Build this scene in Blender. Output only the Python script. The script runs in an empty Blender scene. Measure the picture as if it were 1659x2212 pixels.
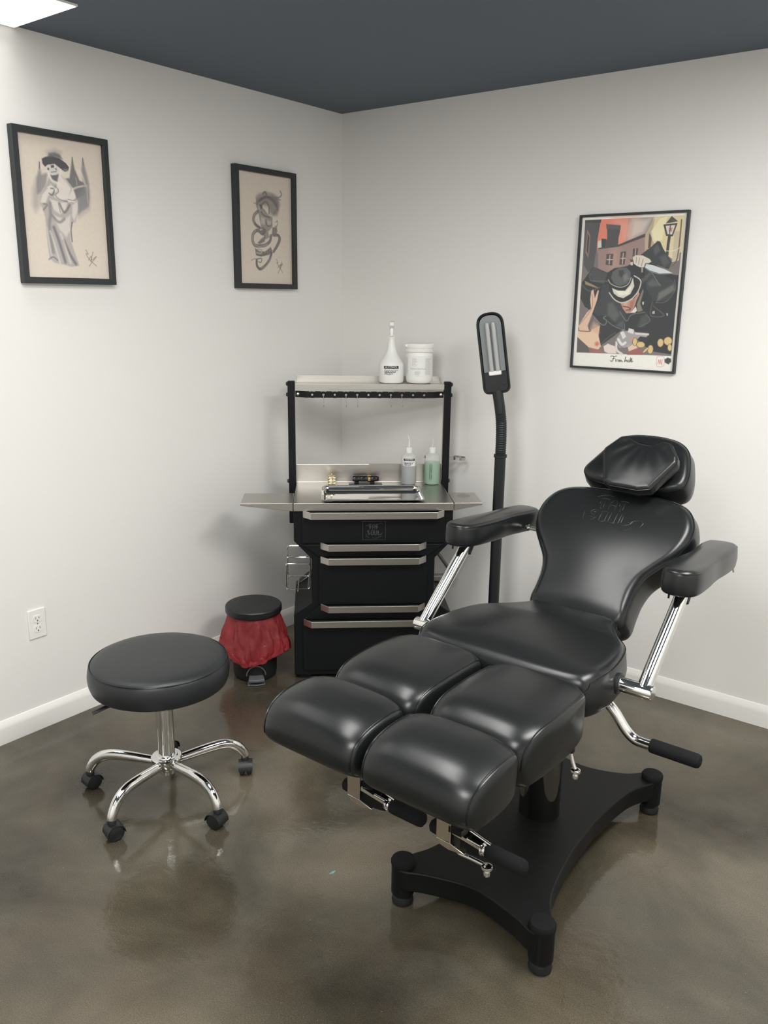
import bpy, bmesh, math, random
import numpy as np
from mathutils import Vector, Matrix, noise
random.seed(7)
PI = math.pi
scene = bpy.context.scene
COL = scene.collection

# ------------------------------------------------------------------ camera
cam_d = bpy.data.cameras.new('camera')
cam = bpy.data.objects.new('camera', cam_d); COL.objects.link(cam)
cam_d.sensor_fit = 'VERTICAL'; cam_d.sensor_height = 24.0
cam_d.lens = 24.0 * 1827.66 / 2212.0
cam_d.clip_start = 0.05
_r = Vector((0.79121889, 0.61140604, 0.01246299)); _u = Vector((-0.16006271, 0.18738126, 0.9691585)); _f = Vector((-0.59021403, 0.76881137, -0.2461229))
cam.matrix_world = Matrix(((_r.x, _u.x, -_f.x, 2.80844338), (_r.y, _u.y, -_f.y, -3.2926234), (_r.z, _u.z, -_f.z, 1.60652398), (0, 0, 0, 1)))
scene.camera = cam

# ------------------------------------------------------------------ world, exposure, ceiling lights
scene.view_settings.view_transform = 'Standard'
scene.view_settings.look = 'None'
scene.view_settings.exposure = 0.0
scene.view_settings.gamma = 1.0
scene.view_settings.use_curve_mapping = False
world = bpy.data.worlds.new('world'); scene.world = world; world.use_nodes = True
world.node_tree.nodes['Background'].inputs[0].default_value = (0.8, 0.82, 0.85, 1)
world.node_tree.nodes['Background'].inputs[1].default_value = 0.0
ROOM_H = 2.44; ROOM_X = 3.7; ROOM_Y = -4.7
# (x0, x1, y0, y1, watts, beam spread in degrees)
PANELS = [(0.004, 0.358, -2.85, -1.63, 3.0, 110), (1.12, 1.72, -2.80, -1.60, 27.0, 180), (2.45, 3.05, -2.05, -0.85, 44.0, 180), (2.05, 2.65, -4.40, -3.20, 44.0, 180)]  # last panel is an added, unseen lamp that softens the wall gradients
for x0, x1, y0, y1, wt, sp in PANELS:
    ld = bpy.data.lights.new('panel_light', 'AREA'); ld.shape = 'RECTANGLE'
    ld.size = x1 - x0 - .04; ld.size_y = y1 - y0 - .04; ld.energy = wt; ld.spread = math.radians(sp)
    ld.color = (1.0, 0.99, 0.965)
    lo = bpy.data.objects.new('panel_light', ld); COL.objects.link(lo)
    lo.location = ((x0 + x1) / 2, (y0 + y1) / 2, ROOM_H - 0.022)

# ------------------------------------------------------------------ helpers
def lin(c):
    return tuple(((x / 255.0) / 12.92 if x / 255.0 <= 0.04045 else (((x / 255.0) + 0.055) / 1.055) ** 2.4) for x in c)

def mat(name, col, rough=0.5, metal=0.0, bump=0.0, bscale=200.0, coat=0.0, coat_rough=0.1, trans=0.0, ior=1.45, alpha=1.0, spec=0.5,
        var=0.0, vscale=4.0, rvar=0.0, stretch=None, aniso=0.0, sub=0.0):
    m = bpy.data.materials.new(name); m.use_nodes = True
    nt = m.node_tree; n = nt.nodes; l = nt.links; b = n['Principled BSDF']
    b.inputs['Base Color'].default_value = (*col, 1); b.inputs['Roughness'].default_value = rough
    b.inputs['Metallic'].default_value = metal; b.inputs['IOR'].default_value = ior
    b.inputs['Coat Weight'].default_value = coat; b.inputs['Coat Roughness'].default_value = coat_rough
    b.inputs['Transmission Weight'].default_value = trans; b.inputs['Alpha'].default_value = alpha
    b.inputs['Specular IOR Level'].default_value = spec; b.inputs['Anisotropic'].default_value = aniso
    if sub: b.inputs['Subsurface Weight'].default_value = sub; b.inputs['Subsurface Scale'].default_value = .01
    tc = n.new('ShaderNodeTexCoord'); mp = n.new('ShaderNodeMapping'); l.new(tc.outputs['Object'], mp.inputs[0])
    if stretch: mp.inputs['Scale'].default_value = stretch
    nz = n.new('ShaderNodeTexNoise'); nz.inputs['Scale'].default_value = vscale; nz.inputs['Detail'].default_value = 4
    l.new(mp.outputs[0], nz.inputs['Vector'])
    if var:
        mr = n.new('ShaderNodeMapRange'); mr.inputs[3].default_value = 1 - var; mr.inputs[4].default_value = 1 + var
        l.new(nz.outputs[0], mr.inputs[0])
        mx = n.new('ShaderNodeMix'); mx.data_type = 'RGBA'; mx.blend_type = 'MULTIPLY'; mx.inputs[0].default_value = 1
        mx.inputs[6].default_value = (*col, 1); l.new(mr.outputs[0], mx.inputs[7]); l.new(mx.outputs[2], b.inputs['Base Color'])
    if rvar:
        mr = n.new('ShaderNodeMapRange'); mr.inputs[3].default_value = max(rough - rvar, 0.01); mr.inputs[4].default_value = rough + rvar
        l.new(nz.outputs[0], mr.inputs[0]); l.new(mr.outputs[0], b.inputs['Roughness'])
    if bump:
        n2 = n.new('ShaderNodeTexNoise'); n2.inputs['Scale'].default_value = bscale; n2.inputs['Detail'].default_value = 3
        l.new(mp.outputs[0], n2.inputs['Vector'])
        bp = n.new('ShaderNodeBump'); bp.inputs['Strength'].default_value = bump; bp.inputs['Distance'].default_value = 0.001
        l.new(n2.outputs[0], bp.inputs['Height']); l.new(bp.outputs[0], b.inputs['Normal'])
    return m

M = {}
M['wall'] = mat('wall_paint', (0.80, 0.79, 0.765), 0.62, bump=0.12, bscale=90, var=0.015, vscale=1.5)
M['ceiling'] = mat('ceiling_paint', lin((93, 102, 112)), 0.75, bump=0.1, bscale=120, var=0.03, vscale=2)
M['trim'] = mat('trim_paint', (0.83, 0.82, 0.79), 0.35, bump=0.03, bscale=40)
M['leather'] = mat('black_vinyl', (0.0095, 0.0107, 0.0114), 0.29, bump=0.07, bscale=420, spec=0.5, var=0.08, vscale=6, rvar=0.03)
M['seam'] = mat('seam_thread', (0.006, 0.0065, 0.007), 0.25, bump=0.1, bscale=900)
M['emboss'] = mat('embossed_vinyl', (0.014, 0.0145, 0.015), 0.34, bump=0.1, bscale=500)
M['seatvinyl'] = mat('stool_vinyl', (0.018, 0.0205, 0.022), 0.38, bump=0.15, bscale=420, spec=0.5, var=0.06, vscale=6)
M['chrome'] = mat('chrome', (0.80, 0.80, 0.79), 0.06, 1.0, bump=0.01, bscale=30)
M['nickel'] = mat('satin_nickel', (0.62, 0.58, 0.52), 0.22, 1.0, bump=0.02, bscale=60)
M['steel'] = mat('brushed_steel', (0.53, 0.51, 0.48), 0.30, 1.0, bump=0.10, bscale=160, var=0.05, vscale=8, rvar=0.05, stretch=(1, 30, 30))
M['darkreflchrome'] = mat('chrome_dark_reflection', (0.16, 0.16, 0.155), 0.08, 1.0, bump=0.01, bscale=30)  # chrome whose reflection of the dark pads is put into its colour
M['mirror'] = mat('polished_steel', (0.78, 0.77, 0.74), 0.05, 1.0, bump=0.01, bscale=20)
M['blackmetal'] = mat('black_powder_coat', (0.0045, 0.0056, 0.0062), 0.42, bump=0.15, bscale=700, spec=0.28)
M['basemetal'] = mat('black_textured_steel', (0.0055, 0.006, 0.0062), 0.45, bump=0.3, bscale=500, spec=0.25)
M['greymetal'] = mat('dark_grey_steel', (0.085, 0.092, 0.09), 0.45, bump=0.05, bscale=300)
M['plastic'] = mat('black_plastic', (0.012, 0.0135, 0.0145), 0.42, bump=0.08, bscale=300)
M['plasticgrey'] = mat('grey_plastic', (0.11, 0.12, 0.125), 0.35, bump=0.05, bscale=300)
M['foam'] = mat('foam_grip', (0.010, 0.0105, 0.011), 0.85, bump=0.5, bscale=600, spec=0.2)
M['rubber'] = mat('rubber', (0.010, 0.0105, 0.011), 0.6, bump=0.1, bscale=300)
M['white'] = mat('white_plastic', (0.82, 0.82, 0.79), 0.35, bump=0.02, bscale=80, sub=0.05)
M['frame'] = mat('picture_frame', (0.026, 0.030, 0.032), 0.45, bump=0.1, bscale=200, var=0.1, vscale=20)
M['ink'] = mat('black_ink', (0.016, 0.017, 0.018), 0.6, bump=0.01)
M['greyink'] = mat('grey_ink', (0.33, 0.33, 0.33), 0.6, bump=0.01)
M['label'] = mat('label_paper', (0.80, 0.80, 0.78), 0.45, bump=0.01)
M['logo'] = mat('etched_logo', (0.075, 0.08, 0.08), 0.35, 0.3, bump=0.01)
M['gold'] = mat('polished_brass', (0.80, 0.58, 0.28), 0.14, 1.0, bump=0.02, bscale=80)
M['palegold'] = mat('pale_brass', (0.75, 0.66, 0.48), 0.13, 1.0, bump=0.02, bscale=80)
M['blackgloss'] = mat('gloss_black', (0.008, 0.008, 0.009), 0.14, bump=0.02, bscale=80)
M['slot'] = mat('dark_slot', (0.05, 0.045, 0.04), 0.6, bump=0.01)
M['tubeglass'] = mat('frosted_tube', (0.40, 0.41, 0.41), 0.3, bump=0.01, sub=0.1)
M['reflector'] = mat('reflector_sheet', (0.22, 0.24, 0.25), 0.3, 0.3, bump=0.02, bscale=50)
M['teal'] = mat('teal_scrap', (0.16, 0.36, 0.34), 0.5, bump=0.02)

def clearbottle(name, col, alpha):
    return mat(name, col, 0.3, trans=0.0, alpha=alpha, bump=0.01, spec=0.5)
M['frost'] = clearbottle('frosted_plastic', (0.78, 0.80, 0.78), 0.30)
M['frostcap'] = mat('translucent_cap', (0.76, 0.78, 0.75), 0.3, alpha=0.88, bump=0.01)
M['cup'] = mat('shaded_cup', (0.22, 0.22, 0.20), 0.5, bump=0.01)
M['water'] = mat('clear_liquid', (0.30, 0.305, 0.31), 0.25, alpha=0.75, bump=0.01)
M['green'] = mat('green_liquid', (0.10, 0.36, 0.17), 0.25, alpha=0.9, bump=0.01)
M['bag'] = None

def make_bag():
    m = bpy.data.materials.new('red_film'); m.use_nodes = True; nt = m.node_tree; n = nt.nodes; l = nt.links
    out = n['Material Output']; b = n['Principled BSDF']
    b.inputs['Base Color'].default_value = (0.55, 0.075, 0.085, 1); b.inputs['Roughness'].default_value = 0.22
    b.inputs['Specular IOR Level'].default_value = 0.7
    tl = n.new('ShaderNodeBsdfTranslucent'); tl.inputs[0].default_value = (0.62, 0.09, 0.10, 1)
    tp = n.new('ShaderNodeBsdfTransparent'); tp.inputs[0].default_value = (0.78, 0.30, 0.31, 1)
    m1 = n.new('ShaderNodeMixShader'); m1.inputs[0].default_value = 0.3
    m2 = n.new('ShaderNodeMixShader'); m2.inputs[0].default_value = 0.50
    l.new(b.outputs[0], m1.inputs[1]); l.new(tl.outputs[0], m1.inputs[2]); l.new(m1.outputs[0], m2.inputs[1]); l.new(tp.outputs[0], m2.inputs[2])
    tc = n.new('ShaderNodeTexCoord'); nz = n.new('ShaderNodeTexNoise'); nz.inputs['Scale'].default_value = 30; nz.inputs['Detail'].default_value = 3
    nz.inputs['Distortion'].default_value = 1.0
    l.new(tc.outputs['Object'], nz.inputs['Vector']); bp = n.new('ShaderNodeBump'); bp.inputs['Strength'].default_value = 0.6; bp.inputs['Distance'].default_value = 0.006
    l.new(nz.outputs[0], bp.inputs['Height']); l.new(bp.outputs[0], b.inputs['Normal'])
    l.new(m2.outputs[0], out.inputs[0])
    return m
M['bag'] = make_bag()

def make_floor():
    m = bpy.data.materials.new('stained_concrete'); m.use_nodes = True; nt = m.node_tree; n = nt.nodes; l = nt.links
    b = n['Principled BSDF']
    tc = n.new('ShaderNodeTexCoord')
    def noise_(scale, detail, dist=0.0, rough=0.5):
        z = n.new('ShaderNodeTexNoise'); z.inputs['Scale'].default_value = scale; z.inputs['Detail'].default_value = detail
        z.inputs['Distortion'].default_value = dist; z.inputs['Roughness'].default_value = rough
        l.new(tc.outputs['Object'], z.inputs['Vector']); return z
    big = noise_(1.6, 6, 0.4, 0.55)
    r1 = n.new('ShaderNodeValToRGB'); e = r1.color_ramp.elements
    e[0].position = 0.34; e[0].color = (*lin((52, 48, 40)), 1); e[1].position = 0.66; e[1].color = (*lin((106, 99, 85)), 1)
    x = r1.color_ramp.elements.new(0.5); x.color = (*lin((80, 75, 63)), 1)
    l.new(big.outputs[0], r1.inputs[0])
    tint = noise_(2.6, 3, 0.8); r2 = n.new('ShaderNodeValToRGB'); e = r2.color_ramp.elements
    e[0].position = 0.52; e[0].color = (0, 0, 0, 1); e[1].position = 0.78; e[1].color = (1, 1, 1, 1); l.new(tint.outputs[0], r2.inputs[0])
    mx = n.new('ShaderNodeMix'); mx.data_type = 'RGBA'; l.new(r1.outputs[0], mx.inputs[6]); mx.inputs[7].default_value = (*lin((96, 78, 60)), 1)
    ml = n.new('ShaderNodeMath'); ml.operation = 'MULTIPLY'; ml.inputs[1].default_value = 0.30; l.new(r2.outputs[0], ml.inputs[0]); l.new(ml.outputs[0], mx.inputs[0])
    # fine sandy grain
    gr = noise_(320, 3, 0, 0.7); mr = n.new('ShaderNodeMapRange'); mr.inputs[1].default_value = 0.3; mr.inputs[2].default_value = 0.7
    mr.inputs[3].default_value = 0.58; mr.inputs[4].default_value = 1.42; l.new(gr.outputs[0], mr.inputs[0])
    m3 = n.new('ShaderNodeMix'); m3.data_type = 'RGBA'; m3.blend_type = 'MULTIPLY'; m3.inputs[0].default_value = 1
    l.new(mx.outputs[2], m3.inputs[6]); l.new(mr.outputs[0], m3.inputs[7])
    # pale specks
    vo = n.new('ShaderNodeTexVoronoi'); vo.inputs['Scale'].default_value = 60; l.new(tc.outputs['Object'], vo.inputs['Vector'])
    lt = n.new('ShaderNodeMath'); lt.operation = 'LESS_THAN'; lt.inputs[1].default_value = 0.055; l.new(vo.outputs['Distance'], lt.inputs[0])
    sep = n.new('ShaderNodeSeparateColor'); l.new(vo.outputs['Color'], sep.inputs[0])
    gt = n.new('ShaderNodeMath'); gt.operation = 'GREATER_THAN'; gt.inputs[1].default_value = 0.8; l.new(sep.outputs[0], gt.inputs[0])
    mu = n.new('ShaderNodeMath'); mu.operation = 'MULTIPLY'; l.new(lt.outputs[0], mu.inputs[0]); l.new(gt.outputs[0], mu.inputs[1])
    m4 = n.new('ShaderNodeMix'); m4.data_type = 'RGBA'; l.new(mu.outputs[0], m4.inputs[0]); l.new(m3.outputs[2], m4.inputs[6])
    m4.inputs[7].default_value = (*lin((140, 134, 120)), 1)
    # hairline cracks on the right-hand side of the slab
    vc = n.new('ShaderNodeTexVoronoi'); vc.feature = 'DISTANCE_TO_EDGE'; vc.inputs['Scale'].default_value = 1.7
    wob = noise_(9, 5, 0); mm = n.new('ShaderNodeMix'); mm.data_type = 'VECTOR'; mm.inputs[0].default_value = 0.09
    l.new(tc.outputs['Object'], mm.inputs[4]); l.new(wob.outputs['Color'], mm.inputs[5]); l.new(mm.outputs[1], vc.inputs['Vector'])
    ck = n.new('ShaderNodeMath'); ck.operation = 'LESS_THAN'; ck.inputs[1].default_value = 0.0014; l.new(vc.outputs['Distance'], ck.inputs[0])
    sx = n.new('ShaderNodeSeparateXYZ'); l.new(tc.outputs['Object'], sx.inputs[0])
    gx = n.new('ShaderNodeMath'); gx.operation = 'GREATER_THAN'; gx.inputs[1].default_value = 2.05; l.new(sx.outputs[0], gx.inputs[0])
    cm = n.new('ShaderNodeMath'); cm.operation = 'MULTIPLY'; l.new(ck.outputs[0], cm.inputs[0]); l.new(gx.outputs[0], cm.inputs[1])
    cs = n.new('ShaderNodeMath'); cs.operation = 'MULTIPLY'; cs.inputs[1].default_value = 0.25; l.new(cm.outputs[0], cs.inputs[0])
    m5 = n.new('ShaderNodeMix'); m5.data_type = 'RGBA'; l.new(cs.outputs[0], m5.inputs[0]); l.new(m4.outputs[2], m5.inputs[6])
    m5.inputs[7].default_value = (*lin((46, 42, 36)), 1)
    l.new(m5.outputs[2], b.inputs['Base Color'])
    rr = n.new('ShaderNodeMapRange'); rr.inputs[3].default_value = 0.04; rr.inputs[4].default_value = 0.13
    rn = noise_(3, 5, 0.2); l.new(rn.outputs[0], rr.inputs[0]); l.new(rr.outputs[0], b.inputs['Roughness'])
    b.inputs['Specular IOR Level'].default_value = 0.55
    w1 = noise_(45, 3); w2 = noise_(420, 2)
    b1 = n.new('ShaderNodeBump'); b1.inputs['Strength'].default_value = 0.35; b1.inputs['Distance'].default_value = 0.0016; l.new(w1.outputs[0], b1.inputs['Height'])
    b2 = n.new('ShaderNodeBump'); b2.inputs['Strength'].default_value = 0.12; b2.inputs['Distance'].default_value = 0.0006; l.new(w2.outputs[0], b2.inputs['Height'])
    l.new(b1.outputs[0], b2.inputs['Normal']); l.new(b2.outputs[0], b.inputs['Normal'])
    return m
M['floor'] = make_floor()

def emit(name, col, strength):
    m = bpy.data.materials.new(name); m.use_nodes = True; n = m.node_tree.nodes; l = m.node_tree.links
    b = n['Principled BSDF']; b.inputs['Base Color'].default_value = (0.9, 0.9, 0.9, 1)
    b.inputs['Emission Color'].default_value = (*col, 1); b.inputs['Emission Strength'].default_value = strength
    return m
M['diffuser'] = emit('lit_diffuser', (1.0, 0.99, 0.965), 1.03)

def mk(name, verts, faces, m, parent=None, smooth=True, bevel=0.0, seg=2, mids=None, sharp=35):
    me = bpy.data.meshes.new(name); me.from_pydata([tuple(v) for v in verts], [], faces)
    bm = bmesh.new(); bm.from_mesh(me); bmesh.ops.remove_doubles(bm, verts=bm.verts, dist=1e-6)
    if mids is None: bmesh.ops.recalc_face_normals(bm, faces=bm.faces)
    bm.to_mesh(me); bm.free()
    if smooth:
        me.shade_smooth()
        try: me.set_sharp_from_angle(angle=math.radians(sharp))
        except Exception: pass
    for mm in (m if isinstance(m, (list, tuple)) else [m]): me.materials.append(mm)
    if mids is not None and len(mids) == len(me.polygons): me.polygons.foreach_set('material_index', mids)
    o = bpy.data.objects.new(name, me); COL.objects.link(o)
    if parent: o.parent = parent
    if bevel:
        bv = o.modifiers.new('bevel', 'BEVEL'); bv.width = bevel; bv.segments = seg; bv.limit_method = 'ANGLE'; bv.angle_limit = math.radians(40)
    return o

class MB:
    def __init__(s): s.v = []; s.f = []; s.m = []
    def add(s, v, f, mi=0):
        o = len(s.v); s.v += [Vector(p) for p in v]; s.f += [tuple(i + o for i in q) for q in f]; s.m += [mi] * len(f); return s
    def box(s, x0, x1, y0, y1, z0, z1, T=None):
        v = [Vector((x, y, z)) for z in (z0, z1) for y in (y0, y1) for x in (x0, x1)]
        if T: v = [T @ p for p in v]
        return s.add(v, [(0, 2, 3, 1), (4, 5, 7, 6), (0, 1, 5, 4), (2, 6, 7, 3), (0, 4, 6, 2), (1, 3, 7, 5)])
    def prism(s, pts, a0, a1, axis='y', T=None):
        n = len(pts)
        def P(p, a): return Vector((p[0], a, p[1])) if axis == 'y' else (Vector((a, p[0], p[1])) if axis == 'x' else Vector((p[0], p[1], a)))
        v = [P(p, a0) for p in pts] + [P(p, a1) for p in pts]
        if T: v = [T @ p for p in v]
        return s.add(v, [tuple(range(n))[::-1], tuple(range(n, 2 * n))] + [(i, (i + 1) % n, n + (i + 1) % n, n + i) for i in range(n)])
    def lathe(s, prof, seg=32, T=None, cap=True):
        v = []; f = []; k = len(prof)
        for i in range(seg):
            a = 2 * PI * i / seg
            for r, z in prof: v.append(Vector((r * math.cos(a), r * math.sin(a), z)))
        for i in range(seg):
            j = (i + 1) % seg
            for q in range(k - 1): f.append((i * k + q, j * k + q, j * k + q + 1, i * k + q + 1))
        if cap:
            if prof[0][0] > 1e-5: f.append(tuple(i * k for i in range(seg))[::-1])
            if prof[-1][0] > 1e-5: f.append(tuple(i * k + k - 1 for i in range(seg)))
        if T: v = [T @ p for p in v]
        return s.add(v, f)
    def tube(s, pts, r, seg=12, cap=True, closed=False):
        pts = [Vector(p) for p in pts]; n = len(pts)
        rs = r if isinstance(r, (list, tuple)) else [r] * n
        v = []; f = []; prev = None
        for i, p in enumerate(pts):
            if closed: t = (pts[(i + 1) % n] - pts[i - 1]).normalized()
            else: t = (pts[min(i + 1, n - 1)] - pts[max(i - 1, 0)]).normalized()
            if prev is None:
                a = Vector((0, 0, 1)) if abs(t.z) < .9 else Vector((1, 0, 0)); nrm = t.cross(a).normalized()
            else: nrm = (prev - t * prev.dot(t)).normalized()
            prev = nrm; bn = t.cross(nrm)
            rr = rs[i]; ru, rv = rr if isinstance(rr, tuple) else (rr, rr)
            for k in range(seg):
                a = 2 * PI * k / seg; v.append(p + nrm * math.cos(a) * ru + bn * math.sin(a) * rv)
        for i in range(n if closed else n - 1):
            j = (i + 1) % n
            for k in range(seg): f.append((i * seg + k, i * seg + (k + 1) % seg, j * seg + (k + 1) % seg, j * seg + k))
        if cap and not closed: f.append(tuple(range(seg))[::-1]); f.append(tuple((n - 1) * seg + k for k in range(seg)))
        return s.add(v, f)
    def build(s, name, m, parent=None, **k):
        return mk(name, s.v, s.f, m, parent, **k)

def crom(pts, n=8, closed=False):
    pts = [Vector(p) for p in pts]; N = len(pts); out = []
    for i in range(N if closed else N - 1):
        if closed: p0, p1, p2, p3 = pts[i - 1], pts[i], pts[(i + 1) % N], pts[(i + 2) % N]
        else: p0, p1, p2, p3 = pts[max(i - 1, 0)], pts[i], pts[i + 1], pts[min(i + 2, N - 1)]
        for k in range(n):
            t = k / n
            out.append(0.5 * ((2 * p1) + (p2 - p0) * t + (2 * p0 - 5 * p1 + 4 * p2 - p3) * t * t + (3 * p1 - p0 - 3 * p2 + p3) * t ** 3))
    if not closed: out.append(pts[-1])
    return out

def rpoly(pts, rad, seg=6, edge=5):
    """closed polygon with rounded corners and subdivided edges"""
    n = len(pts); P = [Vector((p[0], p[1])) for p in pts]; out = []
    rads = rad if isinstance(rad, (list, tuple)) else [rad] * n
    arcs = []
    for i in range(n):
        a, b, c = P[i - 1], P[i], P[(i + 1) % n]; d1 = (a - b).normalized(); d2 = (c - b).normalized()
        ang = math.acos(max(-1, min(1, d1.dot(d2)))); tl = min(rads[i] / math.tan(ang / 2), (a - b).length * .48, (c - b).length * .48)
        s, e = b + d1 * tl, b + d2 * tl
        arc = []
        for k in range(seg + 1):
            t = k / seg; arc.append(s.lerp(b, t).lerp(b.lerp(e, t), t))
        arcs.append(arc)
    for i in range(n):
        out += arcs[i]; s = arcs[i][-1]; e = arcs[(i + 1) % n][0]
        for k in range(1, edge): out.append(s.lerp(e, k / edge))
    return out

def cushion(outline, spine, T, r=0.03, rf=None, box=False, rb=0.012, crown=0.012, bulge=0.004, deform=None, k=6):
    """upholstered pad: n=0 is the top edge level, thickness T; returns verts (u,v,n), faces"""
    N = len(outline)
    def ins(p, d):
        s = Vector(spine(p)); L = (s - p).length
        return p.copy() if L < 1e-6 else p + (s - p) * min(d / L, 0.97)
    rf = rf or (lambda p: r)
    xs_ = [p.x for p in outline]; ys_ = [p.y for p in outline]
    bx, by, hx, hy = (max(xs_) + min(xs_)) / 2, (max(ys_) + min(ys_)) / 2, (max(xs_) - min(xs_)) / 2 - r, (max(ys_) - min(ys_)) / 2 - r
    rings = []
    for q in (0.6, 0.3): rings.append([(ins(p, rb).lerp(Vector(spine(p)), q), -T) for p in outline])
    for a in range(4):
        t = a / 3 * PI / 2; rings.append([(ins(p, rb * (1 - math.sin(t))), -T + rb * (1 - math.cos(t))) for p in outline])
    rings.append([(ins(p, -bulge), -T * .5 - rf(p) * .25) for p in outline])
    for a in range(7):
        t = a / 6 * PI / 2; rings.append([(ins(p, rf(p) * (1 - math.cos(t))), -rf(p) + rf(p) * math.sin(t)) for p in outline])
    v = []; f = []
    for R_ in rings:
        for p, h in R_: v.append(Vector((p.x, p.y, h)))
    nr = len(rings)
    for i in range(nr - 1):
        for j in range(N): f.append((i * N + j, i * N + (j + 1) % N, (i + 1) * N + (j + 1) % N, (i + 1) * N + j))
    c0 = len(v); v.append(Vector((sum(p.x for p in outline) / N, sum(p.y for p in outline) / N, -T)))
    for j in range(N): f.append((c0, (j + 1) % N, j))
    # crowned top: constrained triangulation of the inner rim with an even field of points
    rim = [(nr - 1) * N + j for j in range(N)]; P2 = np.array([[v[i].x, v[i].y] for i in rim])
    Q2 = np.roll(P2, -1, 0); step = max(.006, min(.011, min(hx, hy) / 9))
    gx_, gy_ = np.meshgrid(np.arange(P2[:, 0].min(), P2[:, 0].max(), step), np.arange(P2[:, 1].min(), P2[:, 1].max(), step * .87))
    gx_[1::2] += step / 2; G = np.stack([gx_.ravel(), gy_.ravel()], 1)
    def dist(G):
        d = np.full(len(G), 9.); ins_ = np.zeros(len(G), bool)
        for A, B in zip(P2, Q2):
            e = B - A; t = np.clip(((G - A) @ e) / (e @ e + 1e-14), 0, 1); d = np.minimum(d, np.hypot(*(G - A - t[:, None] * e).T))
            c = ((A[1] > G[:, 1]) != (B[1] > G[:, 1])) & (G[:, 0] < (B[0] - A[0]) * (G[:, 1] - A[1]) / (B[1] - A[1] + 1e-14) + A[0]); ins_ ^= c
        return d, ins_
    d, ins_ = dist(G); keep = ins_ & (d > step * .55); G = G[keep]; d = d[keep]
    from mathutils.geometry import delaunay_2d_cdt
    pts2 = [Vector((float(x), float(y))) for x, y in P2] + [Vector((float(x), float(y))) for x, y in G]
    vo, eo, fo, ov, oe, of = delaunay_2d_cdt(pts2, [], [list(range(N))], 1, 1e-6)
    D = min(hx, hy) * .95
    dd, _ = dist(np.array([[p.x, p.y] for p in vo])); H_ = crown * (1 - (1 - np.clip(dd / D, 0, 1)) ** 2)
    nb = [set() for _ in vo]
    for tri in fo:
        for q in range(len(tri)): nb[tri[q]].update((tri[q - 1], tri[(q + 1) % len(tri)]))
    fix = dd < 1e-5
    H_ = [float(q) for q in H_]; nb = [list(q) for q in nb]
    for _ in range(int(min(110, max(20, (D / step) ** 2 * .9)))):
        H_ = [H_[i] if fix[i] or not s_ else .4 * H_[i] + .6 * sum(H_[q] for q in s_) / len(s_) for i, s_ in enumerate(nb)]
    mxh = max(H_) or 1; H_ = [q * crown / mxh for q in H_]
    if box:
        ax0, ax1, ay0, ay1 = P2[:, 0].min(), P2[:, 0].max(), P2[:, 1].min(), P2[:, 1].max()
        for i, p in enumerate(vo):
            su = abs(2 * (p.x - ax0) / (ax1 - ax0) - 1); sv = 2 * (p.y - ay0) / (ay1 - ay0) - 1
            sv = abs(sv) ** (3.6 if sv < 0 else 2.8); e_ = min(1, float(dd[i]) / .03)
            H_[i] = crown * max(0, 1 - su ** 2.4) * max(0, 1 - sv) * (1 - (1 - e_) ** 2 * .6) if dd[i] > 1e-5 else 0.0
    o0 = len(v); v += [Vector((p.x, p.y, float(H_[i]))) for i, p in enumerate(vo)]
    f += [tuple(o0 + i for i in tri) for tri in fo]
    if deform: v = [Vector(deform(p)) for p in v]
    return v, f

def cushion_obj(name, outline, spine, T, mtx, m, parent, **k):
    v, f = cushion(outline, spine, T, **k)
    v = [mtx @ p for p in v]
    me = bpy.data.meshes.new(name); me.from_pydata([tuple(p) for p in v], [], f)
    bm = bmesh.new(); bm.from_mesh(me)
    bmesh.ops.remove_doubles(bm, verts=bm.verts, dist=2e-5)
    bmesh.ops.dissolve_degenerate(bm, edges=bm.edges, dist=1e-5)
    bmesh.ops.recalc_face_normals(bm, faces=bm.faces); bm.to_mesh(me); bm.free(); me.shade_smooth(); me.materials.append(m)
    o = bpy.data.objects.new(name, me); COL.objects.link(o); o.parent = parent
    return o

def seam_pts(outline, spine, r, mtx, frac=0.35, deform=None, lift=0.0):
    out = []
    t = frac * PI / 2
    for p in outline:
        s = Vector(spine(p)); d = r * (1 - math.cos(t)); L = (s - p).length
        q = p if L < 1e-6 else p + (s - p) * min((d - lift) / L, .97)
        w = Vector((q.x, q.y, -r + r * math.sin(t)))
        if deform: w = Vector(deform(w))
        out.append(mtx @ w)
    return out

def tag(o, label=None, cat=None, group=None, kind=None):
    if label: o['label'] = label
    if cat: o['category'] = cat
    if group: o['group'] = group
    if kind: o['kind'] = kind
    return o

def thing(name, label, cat, loc=(0, 0, 0), rz=0.0, group=None):
    o = bpy.data.objects.new(name, None); COL.objects.link(o); o.empty_display_size = 0.05
    o.location = loc; o.rotation_euler = (0, 0, rz); tag(o, label, cat, group); return o

def text_geo(s, size, extr=0.0):
    cu = bpy.data.curves.new('t', 'FONT'); cu.body = s; cu.size = size; cu.align_x = 'CENTER'; cu.align_y = 'CENTER'; cu.extrude = extr; cu.resolution_u = 3
    o = bpy.data.objects.new('t', cu); COL.objects.link(o)
    dg = bpy.context.evaluated_depsgraph_get(); me = bpy.data.meshes.new_from_object(o.evaluated_get(dg))
    v = [x.co.copy() for x in me.vertices]; f = [tuple(p.vertices) for p in me.polygons]
    bpy.data.objects.remove(o); bpy.data.curves.remove(cu); bpy.data.meshes.remove(me)
    return v, f

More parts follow.
